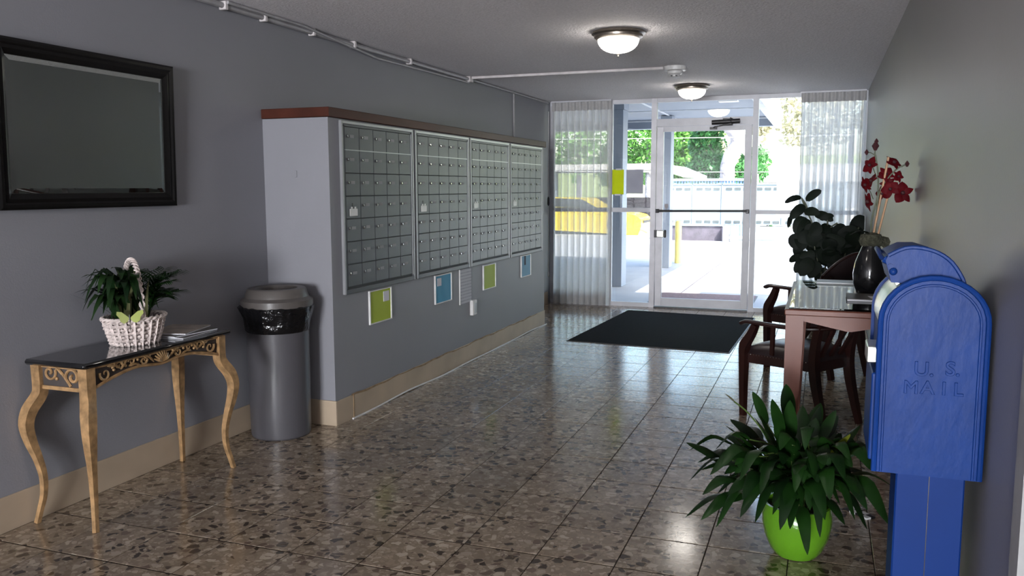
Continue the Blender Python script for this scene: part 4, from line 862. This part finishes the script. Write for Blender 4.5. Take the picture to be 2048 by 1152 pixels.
# ---------------------------------------------------------------- MAIL COLLECTION BOX
mbx = thing('mail_collection_box', 'blue street mail box with arched body on a square post by the right wall', 'mailbox', (.28, 2.45, 0))
xa, xb, zb_, zt_ = .142, .396, .675, 1.187
xm = (xa+xb)/2; R = (xb-xa)/2
def arch(x0, x1, z0, z1, n=18, flat=.92):
    m2 = (x0+x1)/2; r_ = (x1-x0)/2
    return [(x0, z0), (x1, z0)]+[(m2+r_*math.cos(t), z1-r_*flat+r_*flat*math.sin(t)) for t in np.linspace(0, PI, n)]
yn, yf_ = 2.30, 2.62
MB().prism(arch(xa+.008, xb-.006, zb_+.004, zt_-.008), 1, yn+.012, yf_-.012).build('body', 'blue', mbx, True)
for nm, y_a, y_b in (('end_panel', yn, yn+.016), ('end_panel', yf_-.016, yf_)):
    p_ = MB().prism(arch(xa, xb, zb_, zt_), 1, y_a+.004, y_b).build(nm, 'blue', mbx, True)
    if y_a == yn:
        # raised rim
        pr = arch(xa+.006, xb-.006, zb_+.002, zt_-.006)[1:]; pr = [(xb-.006, zb_+.002)]+pr[1:]+[(xa+.006, zb_+.002)]
        MB().tube([(p[0], yn+.004, p[1]) for p in pr], .007, 8).build('rim', 'blue', p_, True)
        pr = arch(xa+.022, xb-.022, zb_+.002, zt_-.024)[1:]+[(xa+.022, zb_+.002)]
        MB().tube([(p[0], yn+.004, p[1]) for p in pr], .0035, 6).build('bead', 'blue', p_, True)
        for txt, uu, vv, size in (('U.', 1848, 740, .050), ('S.', 1906, 740, .050), ('M', 1822, 776, .046), ('A', 1855, 777, .046), ('I', 1888, 779, .046), ('L', 1917, 781, .046)):
            cu_ = bpy.data.curves.new('lettering', 'FONT'); cu_.body = txt; cu_.size = size; cu_.extrude = .0022; cu_.bevel_depth = .0012; cu_.bevel_resolution = 1; cu_.align_x = 'CENTER'; cu_.align_y = 'CENTER'
            to = bpy.data.objects.new('lettering', cu_); C.objects.link(to); bpy.context.view_layer.update()
            me = bpy.data.meshes.new_from_object(to.evaluated_get(bpy.context.evaluated_depsgraph_get())); bpy.data.objects.remove(to)
            p = rpos(uu, vv, yn)
            me.transform(Matrix.Translation(Vector((p.x, yn+.0035, p.z))-Vector(ORG[mbx.name]))@Matrix.Rotation(PI/2, 4, 'X'))
            me.materials.clear(); me.materials.append(M['blue']); lo = bpy.data.objects.new('letter', me); C.objects.link(lo); lo.parent = p_
# silver band over left shoulder, with studs
bandp = [(xm+(R-.007)*math.cos(t)*1.0, zt_-R*.92-.008+(R)*.92*math.sin(t)) for t in np.linspace(PI*.62, PI*1.02, 10)]
MB().grid(lambda u, v: (bandp[min(9, int(u*9+.5))][0]-.0022, yn+.018+v*(yf_-yn-.036), bandp[min(9, int(u*9+.5))][1]+.0016), 9, 1).build('wear_band', 'silver', mbx, 2)
sd_ = MB()
for k in range(9): sd_.sphere((xa+.0035, yn+.02+.006*k, 1.03-.006*k), .004, 6, 4)
sd_.build('rivets', 'blue', mbx, kind='stuff')
# pull-down chute hood
hood = [(.176, 1.155), (.160, 1.212), (.166, 1.226), (.205, 1.246), (.245, 1.247), (.285, 1.235), (.318, 1.210), (.343, 1.170), (.352, 1.140), (.28, 1.15)]
hood = [(x*.965, 1.4055+(z-1.4055)*.965) for x, z in hood]
hd_ = MB().prism(hood, 1, yn+.035, yf_-.03).build('hood', 'blue', mbx, True)
hr = [(x, yn+.035, z) for x, z in hood[2:9]]; MB().tube(catmull(hr, 3), .005, 6).build('hood_bead', 'blue', hd_, True)
MB().prism([(.162, 1.205), (.168, 1.213), (.190, 1.160), (.183, 1.155)], 1, yn+.045, yf_-.04).build('chute_door', 'silver', hd_)
hx = lambda u, v, y: rpos(u, v, y)
MB().tube([(.166, yn+.03, 1.205), (.166, yf_-.02, 1.205)], .007, 8).build('hinge_rod', 'blue', hd_, True)
MB().sphere((.173, yn+.03, 1.192), .010, 10, 6).build('hinge_knob', 'blue', hd_, True)
MB().tube([(.168, yn+.04, 1.215), (.148, yn+.08, 1.222), (.142, yn+.14, 1.235), (.142, yf_-.1, 1.238), (.16, yf_-.04, 1.222)], .006, 8).build('pull_handle', 'blue', hd_, True)
MB().tube([(.170, yn+.045, 1.212), (.152, yn+.05, 1.222)], .010, 8).build('pull_lug', 'blue', hd_, True)
# silver latch on the front
lt = B((.122, yn+.06, .948), (xa+.012, yn+.17, .992), .003).build('card_holder', 'silver', mbx)
B((.134, yn+.02, .70), (.1495, yf_-.03, .93), .003).build('service_door', 'blue', mbx)
# post
xp0, xp1 = .205, .367
MB().box((xp0, yn+.05, 0), (xp1, yn+.21, zb_+.004), .004).build('post', 'bluep', mbx)
B((xp0+.078, yn+.0485, 0), (xp0+.080, yn+.0502, zb_)).build('post_seam', 'dark', mbx)
B((xp1, yn+.09, zb_-.045), (xp1+.004, yn+.10, zb_-.01)).build('bolt', 'chrome', mbx)

# ================================================================ OUTSIDE
struct(B((-14, YF+.05, -.12), (1.2, 16.3, -.02)).build('porch_slab', 'conc'))
for k, x in enumerate((-4.2, -1.78, .4)): wallthing('joint', '', '', B((x, YF+.1, -.02), (x+.02, 16.3, -.0175)), 'ret')
for o in [o for o in C.objects if o.name.startswith('joint') and not o.parent]:
    del o['label']; del o['category']; o.name = 'trim_6'; o['kind'] = 'structure'
struct(B((-60, 16.3, -.2), (60, 90, -.1)).build('parking_ground', 'asphalt')); struct(B((1.2, YF+.05, -.2), (60, 16.3, -.1)).build('parking_ground.001', 'asphalt'))
struct(B((XR+.15, YF-.2, -.2), (12, YF+.1, 3.2)).build('facade_right', 'housew')); struct(B((-14, YF-.2, -.2), (XL-.12, YF+.1, 3.2)).build('facade_left', 'housew'))
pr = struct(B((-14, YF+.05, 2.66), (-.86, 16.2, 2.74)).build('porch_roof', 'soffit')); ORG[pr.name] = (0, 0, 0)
for x in (-12.2, -9.8, -7.4, -5.0, -2.6): B((x, YF+.1, 2.645), (x+.025, 16.1, 2.66)).build('panel_joint', 'fascia', pr)
for y in (12.0, 14.1): B((-14, y, 2.645), (-.9, y+.025, 2.66)).build('panel_joint', 'fascia', pr)
B((-14, 16.0, 2.50), (-.86, 16.2, 2.66)).build('beam', 'soffit', pr); B((-14, 15.985, 2.625), (-.86, 16.0, 2.65)).build('beam_edge', 'fascia', pr)
B((-.86, YF+.05, 2.46), (-.76, 16.25, 2.80)).build('fascia_board', 'fascia', pr); B((-14, 16.2, 2.50), (-.76, 16.25, 2.80)).build('fascia_board', 'fascia', pr)
for x, y, lab in ((-2.87, 11.9, 'grey painted square porch column nearest the glass'), (-2.715, 15.0, 'grey painted square porch column farther out, seen through the door')):
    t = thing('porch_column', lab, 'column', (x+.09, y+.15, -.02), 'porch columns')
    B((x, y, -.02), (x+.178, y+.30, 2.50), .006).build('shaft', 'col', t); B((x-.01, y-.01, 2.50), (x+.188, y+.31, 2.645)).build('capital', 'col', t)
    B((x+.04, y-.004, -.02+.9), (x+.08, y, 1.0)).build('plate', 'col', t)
ol = thing('porch_light', 'white porch ceiling light seen through the transom', 'light', (-1.27, 12.0, 2.66)); B((-1.40, 11.9, 2.56), (-1.13, 12.1, 2.645), .01).build('diffuser', 'plastic', ol); B((-1.41, 11.89, 2.645), (-1.12, 12.11, 2.66)).build('mount', 'fascia', ol)
om = thing('outdoor_mat', 'brown door mat on the concrete outside the glass door', 'mat', (-1.4, 10.95, -.02)); B((-2.0, 10.35, -.02), (-.78, 11.40, -.008), .003).build('pile', 'brownmat', om); B((-2.02, 10.33, -.02), (-.76, 11.42, -.014), 0).build('border', 'matr', om)
bl = thing('bollard', 'round yellow safety bollard at the edge of the parking area', 'bollard', (-2.55, 16.05, -.1)); MB().lathe([(.062, 0), (.062, .84), (.055, .87), (.03, .885)], (-2.55, 16.05, -.1), 20).build('pipe', 'bollard', bl, True); MB().lathe([(.09, 0), (.09, .02), (.063, .025)], (-2.55, 16.05, -.1), 20).build('collar', 'bollard', bl)
# retaining wall + panel fence with slots
rw = struct(B((-4.3, 24.3, -.2), (-2.65, 24.6, .32)).build('retaining_wall', 'ret')); ORG[rw.name] = (0, 0, 0)
B((-4.32, 24.26, .32), (-2.62, 24.64, .36)).build('coping', 'fence', rw)
fe = thing('panel_fence', 'long pale blue white panel fence with rows of small slots across the parking area', 'fence', (-2, 24.5, .3))
pw = .812
for k in range(-2, 4):
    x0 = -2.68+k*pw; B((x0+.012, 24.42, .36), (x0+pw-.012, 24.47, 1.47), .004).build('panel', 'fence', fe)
    for zz in (.44, 1.36):
        for j in range(3): B((x0+.11+j*.235, 24.405, zz-.033), (x0+.11+j*.235+.165, 24.42, zz+.033)).build('slot', 'slot', fe)
    B((x0-.012, 24.40, .36), (x0+.012, 24.48, 1.50)).build('post', 'fence', fe)
B((-4.31, 24.40, 1.47), (.6, 24.49, 1.50)).build('top_rail', 'fence', fe)
for x0, x1, lab in ((-2.60, -2.43, 'narrow grey bin standing left of its pair before the pale fence'), (-2.39, -2.20, 'narrow grey bin standing right of its pair before the pale fence')):
    t = thing('utility_bin', lab, 'bin', ((x0+x1)/2, 24.2, -.1), 'grey bins before the fence'); B((x0, 24.1, -.1), (x1, 24.28, .31), .01).build('body', 'box', t); B((x0-.01, 24.09, .31), (x1+.01, 24.29, .34), .005).build('lid', 'box', t)
bs = thing('blue_slat_screen', 'low blue slatted screen standing behind the pale fence', 'fence', (-3.4, 27, 0))
for k in range(26): x = -4.5+k*.09; B((x, 27, -.1), (x+.06, 27.03, 1.60), 0).build('slat', 'bluefence', bs)
B((-4.55, 26.96, 1.60), (-2.2, 27.06, 1.68)).build('top_rail', 'fence', bs)
# carport on the left
cpt = thing('carport', 'flat pale carport roof over the yellow car', 'carport', (-7.5, 32, -.1))
B((-14, 29, 2.02), (-5.3, 35, 2.22)).build('roof_slab', 'roof', cpt); MB().prism([(-5.3, 2.02), (-5.3, 2.22), (-4.45, 1.86), (-4.45, 1.74)], 1, 29, 35).build('roof_wing', 'roof', cpt)
for x in (-12, -9.2, -5.55): B((x, 29.4, -.1), (x+.14, 29.54, 2.02)).build('post', 'fence', cpt)
B((-14, 34.8, -.1), (-6.2, 35, 1.0)).build('back_wall', 'ret', cpt)
# yellow car
car = thing('car', 'yellow sports car parked under the carport, partly hidden by the door post', 'car', (-7.5, 27.4, -.1))
x0 = -5.02-.35; yc = 27.3
side = [(-.1+.20, 0), (0, .28), (.02, .50), (.16, .62), (.9, .78), (1.35, .84), (1.9, 1.16), (2.9, 1.20), (3.6, .92), (4.3, .82), (4.42, .60), (4.4, .30), (4.25, .18)]
def wx(s): return x0-s
bd = MB().prism([(wx(a_), b_-.1) for a_, b_ in side], 1, yc-.85, yc+.85); bd.build('body', 'car', car, True)
MB().prism([(wx(1.42), .76), (wx(1.93), 1.035), (wx(2.85), 1.07), (wx(3.4), .80)], 1, yc-.855, yc+.855).build('side_window', 'carglass', car)
for s in (.78, 3.55):
    for yy in (yc-.87, yc+.65):
        wl = MB(); l_ = MB().lathe([(.20, 0), (.32, .01), (.335, .05), (.335, .17), (.32, .21), (.20, .22)], (0, 0, 0), 28); wl.add([(wx(s)+v[0], yy+v[2], .235+v[1]) for v in l_.v], l_.f); w_ = wl.build('wheel', 'tyre', car, True)
        rm_ = MB()
        for q in range(5): a_ = q*2*PI/5; rm_.obox((wx(s)+.10*math.cos(a_), yy-.004, .235+.10*math.sin(a_)), (.10*math.cos(a_), 0, .10*math.sin(a_)), (-.028*math.sin(a_), 0, .028*math.cos(a_)), (0, .008, 0))
        rm_.build('rim', 'silver', w_)
B((wx(.06)+.08, yc-.5, .28), (wx(.06)+.02, yc+.5, .36)).build('bumper_trim', 'dark', car)
# foliage and trees
def foliage(mbv, c, rad, n, size):
    P = np.random.normal(size=(n, 3)); P /= np.linalg.norm(P, axis=1)[:, None]; P *= (np.random.uniform(.55, 1.0, (n, 1)))
    P *= 1+.25*np.sin(P[:, :1]*7)*np.cos(P[:, 2:]*6)
    P = P*np.array(rad)+np.array(c); U = np.random.normal(size=(n, 3)); U /= np.linalg.norm(U, axis=1)[:, None]
    V = np.cross(U, np.random.normal(size=(n, 3))); V /= np.linalg.norm(V, axis=1)[:, None]
    s = (size*np.random.uniform(.6, 1.3, (n, 1)))
    Q = np.stack([P-U*s, P-V*s*.55, P+U*s, P+V*s*.55], 1).reshape(-1, 3)
    k = len(mbv.v); mbv.v += Q.tolist(); mbv.f += [(k+4*i, k+4*i+1, k+4*i+2, k+4*i+3) for i in range(n)]
def tree(x, y, label, blobs, m, trunk=None, n=5000, size=.13, tm='bark'):
    t = thing('tree', label, 'tree', (x, y, -.1), 'trees beyond the parking area')
    mbv = MB()
    for c, r in blobs: foliage(mbv, c, r, int(n/len(blobs)), size)
    mbv.build('foliage', m, t, fix=False, kind='stuff')
    if trunk:
        P = catmull(trunk[0], 5); MB().tube(P, lerp_list(trunk[1], len(P)), 12).build('trunk', tm, t, True)
    else:
        MB().tube([(x, y, -.1), (x, y, blobs[0][0][2])], [.2, .1], 10).build('trunk', tm, t, True)
tree(-8.6, 44, 'bright green bushy tree behind the carport, seen left of the door', [((-9.2, 44, 3.9), (1.6, 1.2, 1.6)), ((-10.4, 45, 2.6), (1.7, 1.2, 1.3)), ((-9.0, 44, 5.5), (1.8, 1.3, 1.2))], 'leafA', n=7000)
tree(-6.3, 40, 'light green tree seen through the upper left of the door', [((-6.4, 40, 3.6), (1.2, 1, 1.6)), ((-5.6, 40.5, 4.8), (1.5, 1, 1.3)), ((-6.3, 40, 2.4), (1.1, 1, .9))], 'leafA', n=7000)
tree(-5.4, 44, 'pale yellowish tree between the green trees beyond the fence', [((-6.0, 44, 4.6), (1.2, 1, 1.7)), ((-5.9, 44, 2.8), (1.5, 1, 1.1))], 'leafC', n=5000)
tree(-4.6, 37, 'dark green leafy tree just left of the thick pale trunk', [((-4.75, 37, 3.2), (.75, .8, 1.5)), ((-4.7, 37, 2.2), (.95, .8, .7)), ((-4.8, 37.2, 4.7), (.9, .8, 1.2))], 'leafB', n=8000, size=.10)
tree(-3.55, 34, 'thick pale trunked tree rising behind the fence', [((-3.2, 34.5, 7.4), (3.0, 1.8, 1.3)), ((-2.5, 35.5, 4.6), (.55, .6, 1.3))], 'leafC', ([(-3.55, 34, -.1), (-3.55, 34, 2.2), (-3.52, 34, 3.8), (-8.45, 34, 6.8)], [.30, .28, .31, .30]), n=5000)
tree(-2.4, 33, 'small green shrub tree at the right foot of the thick pale trunk', [((-3.0, 35.6, 1.9), (.75, .5, .55)), ((-2.7, 36, 2.4), (.6, .5, .7))], 'leafB', n=2500, size=.10)
tree(1.2, 46, 'sunlit pale tree seen at right above the far house roof', [((-.8, 46, 5.0), (2.2, 1.6, 1.8)), ((1.6, 46, 6.0), (2.4, 1.6, 2)), ((4.5, 45, 4.6), (2.4, 1.6, 2))], 'leafC', n=6000, size=.16)
tree(-14, 50, 'broad green tree beyond the left end of the carport', [((-14.8, 50, 4.6), (2.8, 1.6, 2.4)), ((-18.6, 50, 4.8), (2.6, 1.6, 2.4))], 'leafA', n=7000, size=.17)
# house right
hs = thing('house', 'pale low gabled house beyond the parking area at right', 'house', (-1, 38, -.1))
B((-3.0, 38, -.1), (3.5, 43, 1.7)).build('wall', 'housew', hs); MB().prism([(-3.6, 1.62), (-.9, 2.35), (4.1, 2.35), (4.3, 1.62)], 1, 37.4, 43.4).build('roof', 'roof', hs)
for x in (-2.3, -.4, 1.4): w_ = B((x, 37.96, .5), (x+.8, 38, 1.3)).build('window', 'slot', hs)
B((-1.75, 37.95, -.1), (-1.5, 38.0, 1.62)).build('corner_post', 'box', hs)
sh = thing('shrub', 'low green shrub in front of the far pale house', 'shrub', (-2, 34, -.1)); mbv = MB(); foliage(mbv, (-2.0, 34, .30), (.55, .4, .36), 1200, .07); foliage(mbv, (-1.2, 34, .25), (.3, .3, .3), 500, .07); mbv.build('foliage', 'leafB', sh, fix=False, kind='stuff'); MB().tube([(-2, 34, -.1), (-2, 34, .2)], .03, 6).build('stem', 'bark', sh)
for z0, z1, lab in ((3.05, 3.0, 'upper pale overhead cable crossing in front of the trees'), (1.95, 1.85, 'lower pale overhead cable sagging above the fence')):
    P = [(-16+k*1.2, 29-.02*k, z0-.0+.004*(k-13)**2*.35+(z1-z0)*k/20) for k in range(24)]
    o = MB().tube(P, .009, 6).build('overhead_cable', 'cable', smooth=True); o['label'] = lab; o['category'] = 'cable'
struct(B((-60, 60, -.2), (60, 61, 3.5)).build('distant_hedge', 'grass'))
